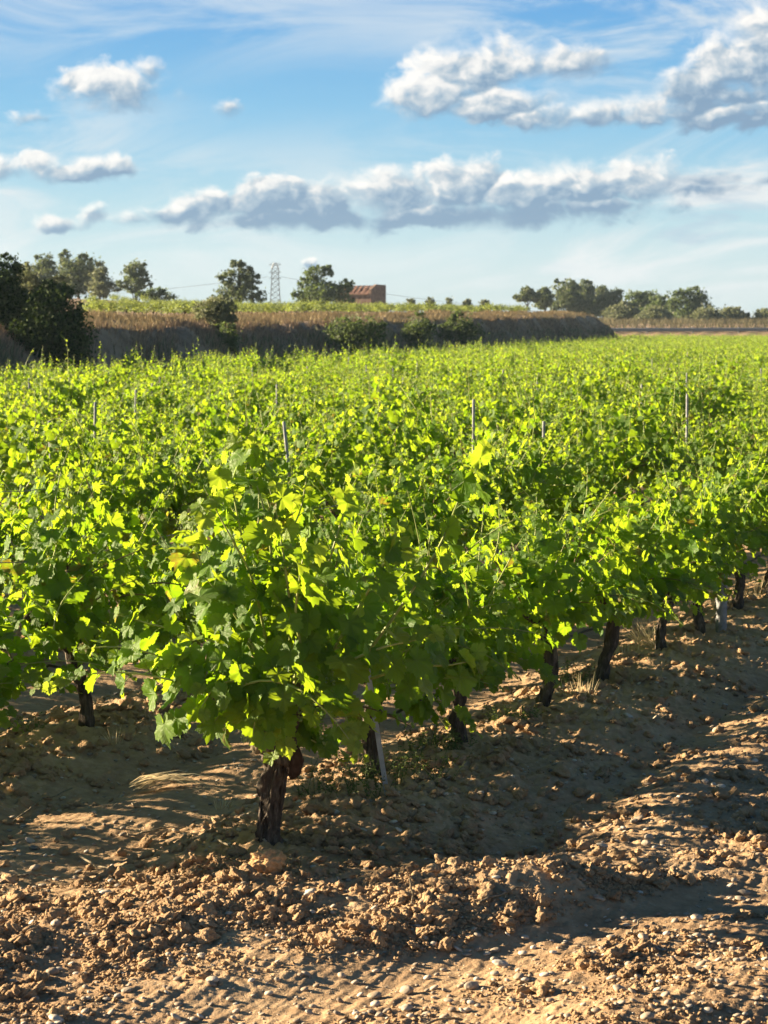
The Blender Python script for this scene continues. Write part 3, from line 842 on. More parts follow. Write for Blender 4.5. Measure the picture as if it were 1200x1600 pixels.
mb.tube(P, np.interp(t, [0, .12, .35, .7, .9, 1], [.047, .040, .035, .041, .048, .030]), 40, rough=.26, seed=4, ridge=.7)
for k in range(26):
    a = rng.uniform(0, 6.28); t0 = rng.uniform(.12, .75); t1 = min(.97, t0 + rng.uniform(.1, .3)); tt = np.linspace(t0, t1, 10); aa = a + (tt - t0) * rng.uniform(-.6, .9)
    rr = np.interp(tt, [0, .12, .35, .7, .9, 1], [.047, .040, .035, .041, .048, .030]) * rng.uniform(.98, 1.09)
    mb.tube(np.stack([np.interp(tt, t, P[:, 0]) + np.cos(aa) * rr, np.sin(aa) * rr, np.interp(tt, t, P[:, 2])], 1), rng.uniform(.004, .008) * np.sin(np.linspace(.3, 2.9, 10)), 5, cap=False)
link('trunk', mb.mesh('trunk', M['bark']), front)
mb = MB(); s0 = P[-4]; t = np.linspace(0, 1, 16)
mb.tube(np.stack([s0[0] + .07 * t - .0, -.03 + 0 * t, s0[2] - .06 + .22 * t], 1), np.interp(t, [0, .2, .6, 1], [.050, .046, .035, .026]), 20, rough=.35, seed=12, ridge=.5)
link('arm', mb.mesh('arm', M['bark']), front)
mb = MB(); a0 = np.array((.078, -.035, .31))
mb.tube([a0 + d for d in np.array([(-.02, 0, .06), (0, 0, .03), (.012, -.005, -.01), (.01, -.004, -.05), (.004, 0, -.075)])], [.016, .028, .035, .026, .006], 18, rough=.35, seed=22, ridge=.3)
link('pruned_spur', mb.mesh('pruned_spur', plain('reddish_wood', (.045, .030, .024), .9, .1, 0, .4, 40, .6)), front, label='dark reddish swollen spur')
mb = MB(); mb.tube([np.array((-.004, -.02, .34)), np.array((-.012, -.025, .385)), np.array((-.005, -.02, .405))], [.05, .045, .02], 20, rough=.4, seed=9, ridge=.5)
link('dead_stub', mb.mesh('dead_stub', M['deadwood']), front, label='pale dead stub at the trunk head')
for mb, P_ in arms: link('arm', mb.mesh('arm', M['bark']), front)
link('cane_growth', canes.mesh('cane_growth', [M['shoot'], M['brown_cane']]), front)
link('foliage', fol.mesh('foliage', [M['leaf'], M['young']]), front)
rng = np.random.RandomState(3)
for px, py in ((492, 1085), (470, 1075), (505, 1110), (520, 1060)):
    link('grape_cluster', grape_bunch(rng, F_(px, py, -.30), .06).mesh('grape_cluster', M['grape']), front)

SUN_BIAS = 0.9
# ---- other vines: a set of near ones with parts, a set of farther ones as one mesh each
row1_px = [(577, 1205), (720, 1165), (845, 1102), (950, 1055), (1035, 1012), (1097, 982), (1160, 950)]
near_lib = [vine_thing(600 + i, 'hi', bunches=2, nshoot=21 + i % 3, fill=150, trunk_h=.36, trunk_r=.030, tendrils=16, size0=.060, spacing=.044, top=.95, whips=8) for i in range(6)]
mid_lib = [vine_thing(700 + i, 'mid', parts=False, nshoot=28, size0=.054, spacing=.044, fill=130, tendrils=14, trunk_seg=8, top=.98, width=.80, whips=8) for i in range(7)]
low_lib = [vine_thing(800 + i, 'low', parts=False, nshoot=30, size0=.054, spacing=.050, fill=110, tendrils=6, trunk_seg=6, top=.98, width=.80, whips=6) for i in range(6)]

spots = []       # (depth, row, q, x, y)
rs = np.random.RandomState(42)
qs1 = [float(RD @ gpt(*p)[:2]) for p in row1_px]
q = qs1[-1] + VSP
while q < 30: qs1.append(q + rs.uniform(-.06, .06)); q += VSP
for q in qs1: spots.append((0, q))
q2 = qof(147, 1125)
START = {1: q2 - 2 * VSP - .03, 2: Q1 - .3, 3: Q1 + .2, 4: Q1 + .5}
for k in range(1, 34):
    q = START.get(k, Q1 + 1.5) if k != 1 else START[1]
    if k > 1: q += rs.uniform(0, .3)
    while q < 215:
        x, y = rowpt(k, q)
        lim = 0.19 * y + 0.6
        if y < 184 and bank_s(np.array([x]), np.array([y]))[0] < -0.55 and x < lim and x > -0.19 * y - (3.4 if y < 16 else 2.0 if y < 30 else 1.2):
            if not (rs.rand() < .07 and k > 1): spots.append((k, q + rs.uniform(-.07, .07)))
        q += VSP
spots = [(rowpt(k, q), k, q) for k, q in spots]
spots[0] = (gpt(577, 1205)[:2], 0, spots[0][2])     # this one stands a little out of line
spots = [s for s in spots if s[0][0] < .19 * s[0][1] + .8]


def screen_x(x, y): return 600 + x / y * PX_F


vis = [s for s in spots]
vis.sort(key=lambda s: s[0][1])
N_IND = 300
ind, rest = vis[:N_IND], vis[N_IND:]
ORD = ['', 'second', 'third', 'fourth', 'fifth', 'sixth', 'seventh', 'eighth']
used_near = [False] * len(near_lib)
rs = np.random.RandomState(9)
cnt_row = {}
for (xy, k, q) in ind:
    x, y = xy; z = zg1(x, y)
    i = rs.randint(1000); j = cnt_row.get(k, 0); cnt_row[k] = j + 1
    turned = rs.rand() < .5; sc = rs.uniform(.78, 1.12) if k else rs.uniform(.95, 1.05); szs = rs.uniform(.88, 1.14)
    if y < 15.5:
        b = i % len(near_lib)
        if k == 0: b = (j * 5 + 1) % len(near_lib)
        if used_near[b]: o = copy_tree(near_lib[b])
        else: o = near_lib[b]; used_near[b] = True
    else:
        lib = mid_lib if y < 30 else low_lib
        o = link('grape_vine', lib[i % len(lib)], cat='vine')
    o.location = (x, y, z); o.scale = (sc, sc, sc * szs)
    o.rotation_euler = (0, 0, math.pi if turned else 0)
    sx = screen_x(x, y)
    if k in (1, 2) and q < q2 - VSP * .5: o.scale = (sc * .92, sc * .92, .76)
    if k == 0 and j < 7:
        if j == 0: lb = 'vine half hidden behind the front vine, beside the leaning metal stake'
        else:
            lb = f'{ORD[j + 1]} vine of the front row, counted from the front vine'
        g = 'vines of the front row'
    elif k == 0: lb = 'leafy vine far along the front row, beyond the last trunk in view on the right'; g = 'vines far along the front row'
    elif k == 1 and abs(q - q2) < .4: lb = 'vine left of the front vine, on a slim dark bare trunk in the aisle'; g = 'vines of the second row'
    elif k == 1 and q < q2 - .4:
        lb = 'near vine cut by the left edge, shaded skirt hanging over the aisle' if abs(q - q2 + VSP) < .4 else 'vine at the near end of the second row just past the left edge'
        g = 'vines of the second row'
    elif y < 15.5: lb = 'sunlit leafy vine in the near rows directly behind the front vine'; g = 'vines in the near rows'
    elif y < 30: lb = 'leafy vine in the middle of the sunlit rows, only its top showing'; g = 'vines in the middle rows'
    else: lb = 'small yellow-green vine top toward the back of the sunlit field'; g = 'vines toward the back of the field'
    o['label'] = lb; o['group'] = g
for b, u in enumerate(used_near):
    if not u:
        for ch in list(near_lib[b].children): bpy.data.objects.remove(ch)
        bpy.data.objects.remove(near_lib[b])


def merge_plants(name, lib, items, label, mats):
    """one mesh of many far plants (x, y, z, rot, sx, sz)"""
    rs_ = np.random.RandomState(1); out = MB(); data = []
    for me in lib:
        n = len(me.vertices); V = np.empty(n * 3, np.float32); me.vertices.foreach_get('co', V)
        F = np.empty(len(me.polygons) * 3, np.int32); me.polygons.foreach_get('vertices', F)
        mi = np.empty(len(me.polygons), np.int32); me.polygons.foreach_get('material_index', mi)
        uv = np.zeros((n, 2), np.float32); lu = np.empty(len(me.loops) * 2, np.float32); me.uv_layers[0].data.foreach_get('uv', lu); uv[F] = lu.reshape(-1, 2)
        data.append((V.reshape(-1, 3).astype(float), F.reshape(-1, 3), mi, uv))
    for (x, y, z, a, s, sz) in items:
        V, F, mi, uv = data[rs_.randint(len(data))]
        c, s_ = math.cos(a), math.sin(a)
        Q = np.stack([(V[:, 0] * c - V[:, 1] * s_) * s + x, (V[:, 0] * s_ + V[:, 1] * c) * s + y, V[:, 2] * sz + z], 1)
        out.V.append(Q); out.F.append(F + out.n); out.n += len(Q); out.U.append(uv); out.M.append(mi)
    link(name, out.mesh(name, mats), kind='stuff', label=label, cat='vines')


vine_mats = [M['bark'], M['leaf'], M['young'], M['shoot'], M['brown_cane']]
far_lib = [vine_thing(900 + i, 'low', parts=False, nshoot=16, size0=.072, spacing=.072, fill=50, tendrils=0, trunk_seg=4, top=.98, width=.85) for i in range(5)]
items = [(xy[0], xy[1], float(zg(np.array([xy[0]]), np.array([xy[1]]), False)[0]), rs.choice((0, math.pi)), rs.uniform(.95, 1.1), rs.uniform(.9, 1.1)) for (xy, k, q) in rest]
if items: merge_plants('distant_vines', far_lib, items, 'far rows of yellow-green vines running back to the bank and the road', vine_mats)
# vines on the upper terrace
items = []
rs = np.random.RandomState(12)
for yy in np.arange(60, 300, 2.4):
    for xx in np.arange(-0.19 * yy - 3, 0.12 * yy, 1.7 if yy < 150 else 2.4):
        x = xx + rs.uniform(-.3, .3); y = yy + rs.uniform(-.3, .3)
        s = bank_s(np.array([x]), np.array([y]))[0]
        edge = 4.2
        if s > edge and s < 13 + (y - 60) * .22 and x > -0.135 * y and x < 0.055 * y + 1.5 and rs.rand() < .9:
            items.append((x, y, float(zg(np.array([x]), np.array([y]), False)[0]), rs.uniform(0, 6.28), rs.uniform(.7, 1.0), rs.uniform(.40, .60)))
merge_plants('terrace_vines', far_lib, items, 'pale green vines growing on the terrace above the shaded bank', [M['bark'], M['terrace'], M['terrace'], M['shoot'], M['brown_cane']])
print('vines', len(ind), len(rest), 'terrace', len(items))

# ------------------------------------------------------------------ posts, hoses, wires
def post_mesh(h, r, seed, mat, name='vine_post', wood=False):
    mb = MB(); 
    if wood: mb.tube([(0, 0, -.2), (0, 0, h * .5), (0, 0, h - .01), (0, 0, h)], [r, r, r * .95, r * .8], 10, rough=.08, seed=seed)
    else:
        # open C-profile steel stake
        for a, b in (((-r, -r), (r, -r)), ((-r, -r), (-r, r)), ((r, -r), (r, r))):
            a = np.array(a); b = np.array(b); c = (a + b) / 2; L = np.linalg.norm(b - a)
            V = []
            for z in (-.25, h):
                for dx, dy in ((-1, -1), (1, -1), (1, 1), (-1, 1)):
                    w = (abs(b[0] - a[0]) / 2 + .0025, abs(b[1] - a[1]) / 2 + .0025); V.append((c[0] + dx * w[0] * (1.0 if w[0] > .01 else 1), c[1] + dy * w[1], z))
            mb.add(V, [(0, 3, 2, 1), (4, 5, 6, 7), (0, 1, 5, 4), (1, 2, 6, 5), (2, 3, 7, 6), (3, 0, 4, 7)])
    return mb.mesh(name, mat, smooth=wood)


pm_wood = [post_mesh(1.0, .0115, 3 + i, M['wood_post'], wood=True) for i in range(3)]
posts = [(83, 657, 'slim grey post with lit edge at the left, above the near vines'), (440, 657, 'leaning grey post just behind the tall shoot of the front vine'),
         (850, 657, 'pale grey post standing alone right of the middle of the vines'), (1120, 668, 'stout grey post near the right edge above the front row'),
         (938, 600, 'pale post between the two dark gaps right of centre'), (1070, 582, 'upper thin post of the pair at the right'), (1074, 615, 'lower pale post of the pair at the right')]
posts += [(x, y, None) for x, y in ((675, 603), (632, 588), (235, 598), (208, 608), (740, 623), (145, 628), (424, 590), (433, 600), (365, 605), (842, 590), (970, 570), (785, 577), (735, 575), (1140, 578), (47, 590), (95, 590),
                                    (252, 588), (545, 558), (575, 570), (617, 572), (690, 560), (1020, 558), (1075, 550), (1005, 600), (1117, 563), (1165, 560), (870, 566), (905, 560), (300, 578), (480, 572), (1050, 575), (820, 560), (395, 575), (1190, 575), (650, 565))]
rs = np.random.RandomState(4)
for (px, py, lb) in posts:
    best = None
    for k in range(1, 34):
        # intersect the pixel column with row k
        d = (px - 600) / PX_F
        # x = d*y*1.0036 ; RN.(x,y) = c
        c = P1 + ROW_DP * k; yy = c / (RN[0] * d + RN[1])
        H = CAM_H - yy * (py - 512) / PX_F
        e = abs(H - (1.12 if lb else 1.09))
        if best is None or e < best[0]: best = (e, yy, d * yy, H, k)
    e, y, x, H, k = best
    z = zg1(x, y)
    if y > 180 or bank_s(np.array([x]), np.array([y]))[0] > -.3: continue
    o = link('vine_post', pm_wood[rs.randint(3)], cat='post', loc=(x, y, z), label=lb or 'thin grey post top poking out of the vines across the field', group='posts among the vines')
    w = 1.0 if lb else 1.15
    o.scale = (w, w, H - z)
    o.rotation_euler = (rs.normal(0, .02), rs.normal(0, .025), rs.uniform(0, 6))
    if (px, py) == (440, 657): o.rotation_euler = (0.0, -.10, 0); o.scale = (1.1, 1.1, H - z); o.location.x += .13
# the leaning stake by the front vine and the stub post along the row
a = gpt(603, 1232, .03); b = at(572, 1030, a[1] + .02)
mb = MB(); mb.box(a - (b - a) * .15, b, .017, .004); mb.box(a - (b - a) * .15 + np.array((.0075, .010, 0)), b + np.array((.0075, .010, 0)), .004, .016); mb.box(a - (b - a) * .15 + np.array((-.0075, .010, 0)), b + np.array((-.0075, .010, 0)), .004, .014)
o = link('metal_stake', mb.mesh('metal_stake', M['post'], smooth=False), label='leaning grey metal stake beside the front vine', cat='stake')
a = gpt(1127, 972, .03)
o = link('stub_post', post_mesh(.62, .034, 8, M['wood_post'], wood=True), label='pale thick post between two dark trunks at the right edge of the front row', cat='post', loc=(a[0], a[1], zg1(a[0], a[1])))


def sag_line(k, q0, q1, h, r, n, sag, mat, name, label, cat, jit=.01, off=0.0):
    qs = np.linspace(q0, q1, n); rs_ = np.random.RandomState(k * 7 + 1)
    P = []
    for q in qs:
        x, y = rowpt(k, q) + RN * off
        ph = ((q - q0) % (VSP * 2)) / (VSP * 2)
        P.append((x, y, zg1(x, y) * .3 + h - sag * 4 * ph * (1 - ph) + rs_.normal(0, jit)))
    mb = MB(); mb.tube(P, r, 6)
    link(name, mb.mesh(name, mat), label=label, cat=cat)


sag_line(0, Q1 + .2, Q1 + 12, .30, .007, 90, .02, M['hose'], 'drip_hose', 'black drip hose slung under the front row', 'hose')
sag_line(1, Q1 + .0, Q1 + 12, .30, .007, 90, .02, M['hose'], 'drip_hose', 'black drip hose slung under the row left of the front vine', 'hose')
sag_line(0, Q1 - .1, Q1 + 14, .62, .0022, 90, .01, M['wire'], 'trellis_wire', 'thin wire strung through the front row', 'wire', .003)
sag_line(1, Q1 - 1, Q1 + 16, .80, .0022, 90, .02, M['wire'], 'trellis_wire', 'thin wire strung through the row left of the front vine', 'wire', .003)
sag_line(2, Q1 + 0, Q1 + 16, .86, .0025, 90, .02, M['wire'], 'trellis_wire', 'thin wire crossing the dark gap at the left edge', 'wire', .003)

# ------------------------------------------------------------------ soil clods and gravel
def scatter(name, mat, n, region, smin, smax, sub, label, seed, flat=1.0, bias=2.2, rough=.35, dens=None, sink=.25):
    rng = np.random.RandomState(seed); pts = []
    while sum(len(p) for p in pts) < n:
        px = rng.uniform(region[0], region[2], n * 2); py = rng.uniform(region[1], region[3], n * 2)
        d = np.stack([(px - 600) / PX_F, CAM_F[1] + CAM_U[1] * (800 - py) / PX_F, CAM_F[2] + CAM_U[2] * (800 - py) / PX_F], 1)
        k = -CAM_H / d[:, 2]; X = d[:, 0] * k; Y = d[:, 1] * k
        keep = rng.rand(len(X)) < (dens(X, Y) if dens is not None else 1)
        pts.append(np.stack([X, Y], 1)[keep])
    P = np.concatenate(pts)[:n]
    Z = zg(P[:, 0], P[:, 1])
    s = smin + (smax - smin) * rng.rand(n) ** bias
    iv, if_ = icosphere(sub); nv = len(iv)
    # a few lumpy shapes
    shapes = []
    for k in range(24):
        q = iv * 1.0
        bd = rng.normal(0, 1, (11, 3)); bd /= np.linalg.norm(bd, axis=1)[:, None]; br = rng.uniform(.10, .45, 11)
        lump = np.max(np.exp(-((q[:, None] - bd[None]) ** 2).sum(2) / br[None] ** 1.3 * 1.3), axis=1)
        f = .72 + .42 * lump * (rough > .3) + .2 * (rough <= .3) + rough * .7 * (perlin(q[:, 0] * 1.6 + k * 3.7, q[:, 1] * 1.6 + q[:, 2] * 1.3, k) + .6 * perlin(q[:, 0] * 3.4 + k, q[:, 2] * 3.4 + q[:, 1] * 2.1, k + 30))
        sc = np.array((rng.uniform(.75, 1.25), rng.uniform(.75, 1.25), flat * rng.uniform(.6, 1.0)))
        shapes.append(q * f[:, None] * sc)
    shapes = np.array(shapes)
    V = shapes[rng.randint(24, size=n)]
    a = rng.uniform(0, 6.28, n); c, sn = np.cos(a)[:, None], np.sin(a)[:, None]
    tx = rng.normal(0, .25, (n, 1))
    x = V[..., 0] * c - V[..., 1] * sn; y = V[..., 0] * sn + V[..., 1] * c; z = V[..., 2] + x * tx
    V = np.stack([x, y, z], -1) * s[:, None, None] + np.stack([P[:, 0], P[:, 1], Z + s * (flat * .8 - 2 * sink * flat * .8)], 1)[:, None]
    F = if_[None] + (np.arange(n) * nv)[:, None, None]
    link(name, mk_mesh(name, V.reshape(-1, 3), F.reshape(-1, 3), mat=mat, smooth=True), kind='stuff', label=label, cat='clods' if mat is M['clod'] else 'gravel')


def dens_clod(X, Y):
    r = rough_amt(X, Y); c = fbm(X * 3.5, Y * 3.5, 2, 91)
    return np.clip((r - .25) * .9 * np.clip(.45 + c, 0.05, 1.2), 0, 1)


def dens_head(X, Y): return np.clip(dens_clod(X, Y) * (1 - .75 * inrow(X, Y)), 0, 1)


scatter('soil_crumbs', M['clod'], 34000, (-60, 1330, 1260, 1640), .002, .010, 2, 'crumbly soil lumps across the sunlit headland', 1, .9, 2.4, dens=dens_head)
scatter('soil_clods', M['clod'], 1500, (-60, 1330, 1260, 1640), .008, .034, 4, 'bigger ochre clods on the sunlit headland', 2, .85, 3.2, .42, dens=dens_head)
scatter('row_clods', M['clod'], 6000, (-60, 920, 1260, 1400), .005, .034, 3, 'brown clods along the vine rows in shade', 3, .85, 3.0, .42, dens=dens_clod)
scatter('gravel', M['stone'], 4400, (-60, 1000, 1260, 1640), .003, .016, 2, 'pale pebbles scattered over the soil', 4, .6, 2.6, .2, sink=.2)
scatter('pale_stones', M['stone'], 170, (-60, 1050, 1260, 1640), .012, .026, 3, 'larger pale stones lying on the soil', 5, .6, 2.0, .22, sink=.2)

# big clod at the foot of the trunk
iv, if_ = icosphere(5)
q = iv; f = 1 + .22 * perlin(q[:, 0] * 1.7 + 3, q[:, 1] * 1.7 + q[:, 2] * 1.2, 5) + .16 * perlin(q[:, 0] * 4 + 1, q[:, 2] * 4 + q[:, 1] * 2, 6) + .08 * perlin(q[:, 0] * 11, q[:, 2] * 11 + q[:, 1] * 7, 8)
V = iv * f[:, None] * np.array((.060, .05, .047)); a = gpt(417, 1345, .03)
link('clod', mk_mesh('clod', V, if_, mat=plain('ochre_sunlit_tint', (.46, .28, .14), .95, .1, 0, .35, 45, .8)), label='large orange clod of earth at the foot of the front trunk', cat='clod', loc=(a[0], a[1], zg1(a[0], a[1]) + .028))  # ochre earth, colour lightened to stand in for sun on it


# ------------------------------------------------------------------ grass tufts, straw, twigs, weeds
def blades(mb, rng, n, base, spread, h, w, lean=.5, mi=0, dirn=None):
    for i in range(n):
        a = rng.uniform(0, 6.28); r = spread * math.sqrt(rng.rand()); b = np.array(base) + np.array((math.cos(a) * r, math.sin(a) * r, 0))
        d = np.array((math.cos(a) * lean * rng.rand() , math.sin(a) * lean * rng.rand(), 1.0)) if dirn is None else np.array(dirn) + rng.normal(0, lean * .4, 3)
        d /= np.linalg.norm(d); L = h * rng.uniform(.5, 1.1); pts = []
        sd = np.cross(d, (rng.normal(), rng.normal(), .1)); sd /= np.linalg.norm(sd) + 1e-9
        bend = np.array((d[0], d[1], -.4)) * rng.uniform(.1, .7)
        V = []
        for k, f in enumerate((0, .35, .7, 1)):
            c = b + d * L * f + bend * L * f * f * .5; ww = w * (1 - f * .9)
            V += [c - sd * ww, c + sd * ww]
        mb.add(V, [(0, 1, 3, 2), (2, 3, 5, 4), (4, 5, 7, 6)], None, mi)


rng = np.random.RandomState(17)
tufts = [(1012, 1000, 60, .07, .22, 'lit straw tuft leaning beside a dark trunk on the right', (-.3, 0, .55)), (1135, 940, 50, .10, .28, 'tall dry stalks behind the thick pale post at right', None), (1180, 925, 40, .10, .30, 'dry stalks at the right edge between trunks', None),
         (180, 1138, 26, .04, .09, 'small dry tuft on the shaded soil below the slim dark trunk', None), (345, 1215, 14, .05, .08, 'faint dry grass in the aisle behind the pale straw', None), (905, 1080, 40, .10, .12, 'thin grass tuft at the foot of the front row vines', None), (975, 1010, 30, .08, .16, 'dry grass between two trunks of the front row', None)]
for (px, py, n, sp, h, lb, dr) in tufts:
    g = gpt(px, py, .02); mb = MB(); blades(mb, rng, n, (0, 0, -.01), sp, h, .0028, .7, dirn=dr)
    link('grass_tuft', mb.mesh('grass_tuft', M['straw']), label=lb, cat='grass tuft', loc=(g[0], g[1], zg1(g[0], g[1])))
# pale straw bundle in the left aisle
g = gpt(215, 1190, .02); mb = MB()
for i in range(46):
    a0 = np.array((rng.normal(0, .02), rng.normal(0, .03), .02 + rng.rand() * .02)); L = rng.uniform(.15, .33); an = rng.normal(-.08, .16)
    P_ = [a0 + np.array((math.cos(an) * L * f, math.sin(an) * L * f, .05 * math.sin(f * 2.6) - .01 * f)) for f in (0, .3, .65, 1)]
    sd = np.array((0, .0032, .001)); V = []
    for k, c in enumerate(P_): ww = (1, 1, .8, .15)[k]; V += [c - sd * ww, c + sd * ww]
    mb.add(V, [(0, 1, 3, 2), (2, 3, 5, 4), (4, 5, 7, 6)])
link('straw_bundle', mb.mesh('straw_bundle', M['straw']), label='pale bundle of dry straw lying in the shaded aisle on the left', cat='straw', loc=(g[0], g[1], zg1(g[0], g[1])))


def weed(rng, n, spread, h, mat, leaf=.010):
    mb = MB()
    for i in range(n):
        a = rng.uniform(0, 6.28); r = spread * math.sqrt(rng.rand()); b = np.array((math.cos(a) * r * 1.6, math.sin(a) * r, 0))
        d = np.array((rng.normal(0, .4), rng.normal(0, .4), 1.0)); P_ = shoot_path(rng, b, d, h * rng.uniform(.4, 1.1), 7, .25, .5)
        mb.tube(P_, np.linspace(.0016, .0006, 8), 3, cap=False)
        for k in range(1, 8):
            for s in range(3):
                dd = rng.normal(0, 1, 3); dd[2] = abs(dd[2]) * .5; dd /= np.linalg.norm(dd); sd = np.cross(dd, rng.normal(0, 1, 3)); sd /= np.linalg.norm(sd)
                L = leaf * rng.uniform(.6, 1.6); p = P_[k]
                mb.add([p, p + dd * L * .5 + sd * L * .22, p + dd * L, p + dd * L * .5 - sd * L * .22], [(0, 1, 2, 3)])
    return mb.mesh('weed', mat)


for (px, py, n, sp, h, lb) in ((540, 1225, 50, .13, .20, 'feathery green weed in the shade under the front vine'), (625, 1195, 46, .14, .18, 'grey green weed just right of the leaning metal stake'), (690, 1155, 60, .09, .12, 'low weed between stake and second trunk of the front row'), (800, 1110, 40, .07, .10, 'low sparse weed between trunks of the front row'), (890, 1050, 40, .07, .14, 'pale weed beside the fifth trunk of the front row'), (50, 1130, 16, .08, .10, 'thin pale weed at the left edge of the aisle')):
    g = gpt(px, py, .04); link('weed', weed(rng, n, sp, h, M['weed']), label=lb, cat='weed', loc=(g[0], g[1], zg1(g[0], g[1]) - .01))
# weed on top of the dead stub
link('weed', weed(rng, 22, .035, .08, M['weed'], .007), label='little pale weed sprouting on the head of the front trunk', cat='weed', loc=fv + np.array((-.045, -.045, .365)))

twigs = [((640, 1372), (648, 1408), 'short upright stick in the clods right of the front trunk'), ((745, 1405), (830, 1385), 'thin bare twig lying across sunlit clods'), ((250, 1560), (360, 1590), 'crooked twig lying at the bottom of the photo'), ((20, 1330), (85, 1325), 'pale twig on shaded soil at the left edge'), ((120, 1290), (180, 1330), 'thin twig left of the aisle track'), ((200, 1265), (290, 1250), 'long grey twig in the middle of the left aisle'),
         ((980, 1425), (1010, 1400), 'tiny stick near the rut on the right'), ((640, 1570), (720, 1545), 'twig by the wheel rut at the bottom'), ((890, 1265), (960, 1250), 'pale stalk on the shaded soil at the right'), ((330, 1310), (380, 1335), 'dark twig left of the front trunk'), ((20, 1245), (110, 1200), 'long thin twig across the left aisle'), ((1120, 1180), (1190, 1172), 'pale straw stalk in the right furrow')]
for (a, b, lb) in twigs:
    p, q_ = gpt(*a), gpt(*b); upright = (a == (640, 1372))
    if upright: q_ = gpt(*b); p = at(a[0], a[1], q_[1] - .01)
    n = 9; P_ = []
    for f in np.linspace(0, 1, n):
        c = p * (1 - f) + q_ * f
        if not upright: c[2] = zg1(c[0], c[1]) + .010 + .012 * math.sin(f * 3.1)
        else: c[2] = (p[2] if p[2] > 0.02 else .07) * (1 - f) + (zg1(c[0], c[1]) - .01) * f
        P_.append(c + rng.normal(0, .0035, 3))
    mb = MB(); mb.tube(P_, np.linspace(.0045, .0022, n), 6, rough=.2)
    link('twig', mb.mesh('twig', M['deadwood']), label=lb, cat='twig')

# ------------------------------------------------------------------ bank grass
def grass_field(name, mat, n, sampler, h, w, label, seed):
    rng = np.random.RandomState(seed)
    X, Y = sampler(rng, n); Z = zg(X, Y, False); n = len(X)
    a = rng.uniform(0, 6.28, n); L = h * rng.uniform(.5, 1.2, n) * (1 + .5 * perlin(X * .8, Y * .5, 5))
    lean = rng.uniform(.05, .6, n); wd = w * (0.6 + Y / 90.)
    b = np.stack([X, Y, Z - .03], 1)
    t_ = b + np.stack([np.cos(a) * L * lean, np.sin(a) * L * lean, L], 1)
    mdl = (b + t_) / 2 + np.stack([0 * L, 0 * L, L * .08], 1)
    sd = np.stack([np.ones(n), rng.normal(0, .4, n), np.zeros(n)], 1) * wd[:, None]
    V = np.stack([b - sd, b + sd, mdl - sd * .7, mdl + sd * .7, t_], 1).reshape(-1, 3)
    o = (np.arange(n) * 5)[:, None]
    F = np.concatenate([o + np.array([[0, 1, 3]]), o + np.array([[0, 3, 2]]), o + np.array([[2, 3, 4]])])
    link(name, mk_mesh(name, V, F, mat=mat, smooth=False), kind='stuff', label=label, cat='grass')


def on_bank(lo, hi):
    def f(rng, n):
        l = rng.rand(n * 3) ** 1.6 * 130 - 6; s = rng.uniform(lo, hi, n * 3)
        X = B0[0] + BD[0] * l + BN[0] * s; Y = B0[1] + BD[1] * l + BN[1] * s
        ss_ = bank_s(X, Y); k = (ss_ > lo) & (ss_ < hi) & (rng.rand(len(X)) < np.clip(.55 + 1.2 * fbm(X * .7, Y * .25, 2, 17), .08, 1))
        return X[k][:n], Y[k][:n]
    return f


grass_field('bank_grass', M['bank_grass'], 60000, on_bank(-.5, 2.4), .17, .010, 'dry grey-brown grass covering the shaded bank', 1)
grass_field('terrace_grass', M['lip_grass'], 26000, on_bank(2.0, 4.8), .20, .010, 'sunlit tawny grass along the top of the bank', 2)


grass_field('bank_scrub', M['bank_scrub'], 12000, on_bank(-.6, 1.6), .30, .013, 'taller grey-green scrub in patches on the shaded bank', 9)


def far_verge(rng, n):
    Y = rng.uniform(205, 262, n); X = rng.uniform(.085, .20, n) * Y; return X, Y


grass_field('verge_grass', M['verge_grass'], 7000, far_verge, .5, .012, 'dry grass verge beyond the road in front of the trees', 3)


# ------------------------------------------------------------------ trees
def quads(mb, C, size, rng, flat=.0, mi=0):
    n = len(C)
    a = rng.normal(0, 1, (n, 3)); a /= np.linalg.norm(a, axis=1)[:, None]; b = np.cross(a, rng.normal(0, 1, (n, 3))); b /= np.linalg.norm(b, axis=1)[:, None] + 1e-9
    s = size * rng.uniform(.5, 1.3, n)[:, None]
    V = np.stack([C - a * s, C - b * s * .5, C + a * s, C + b * s * .5], 1).reshape(-1, 3)
    o = (np.arange(n) * 4)[:, None]
    mb.add(V, np.concatenate([o + np.array([[0, 1, 2]]), o + np.array([[0, 2, 3]])]), None, mi)


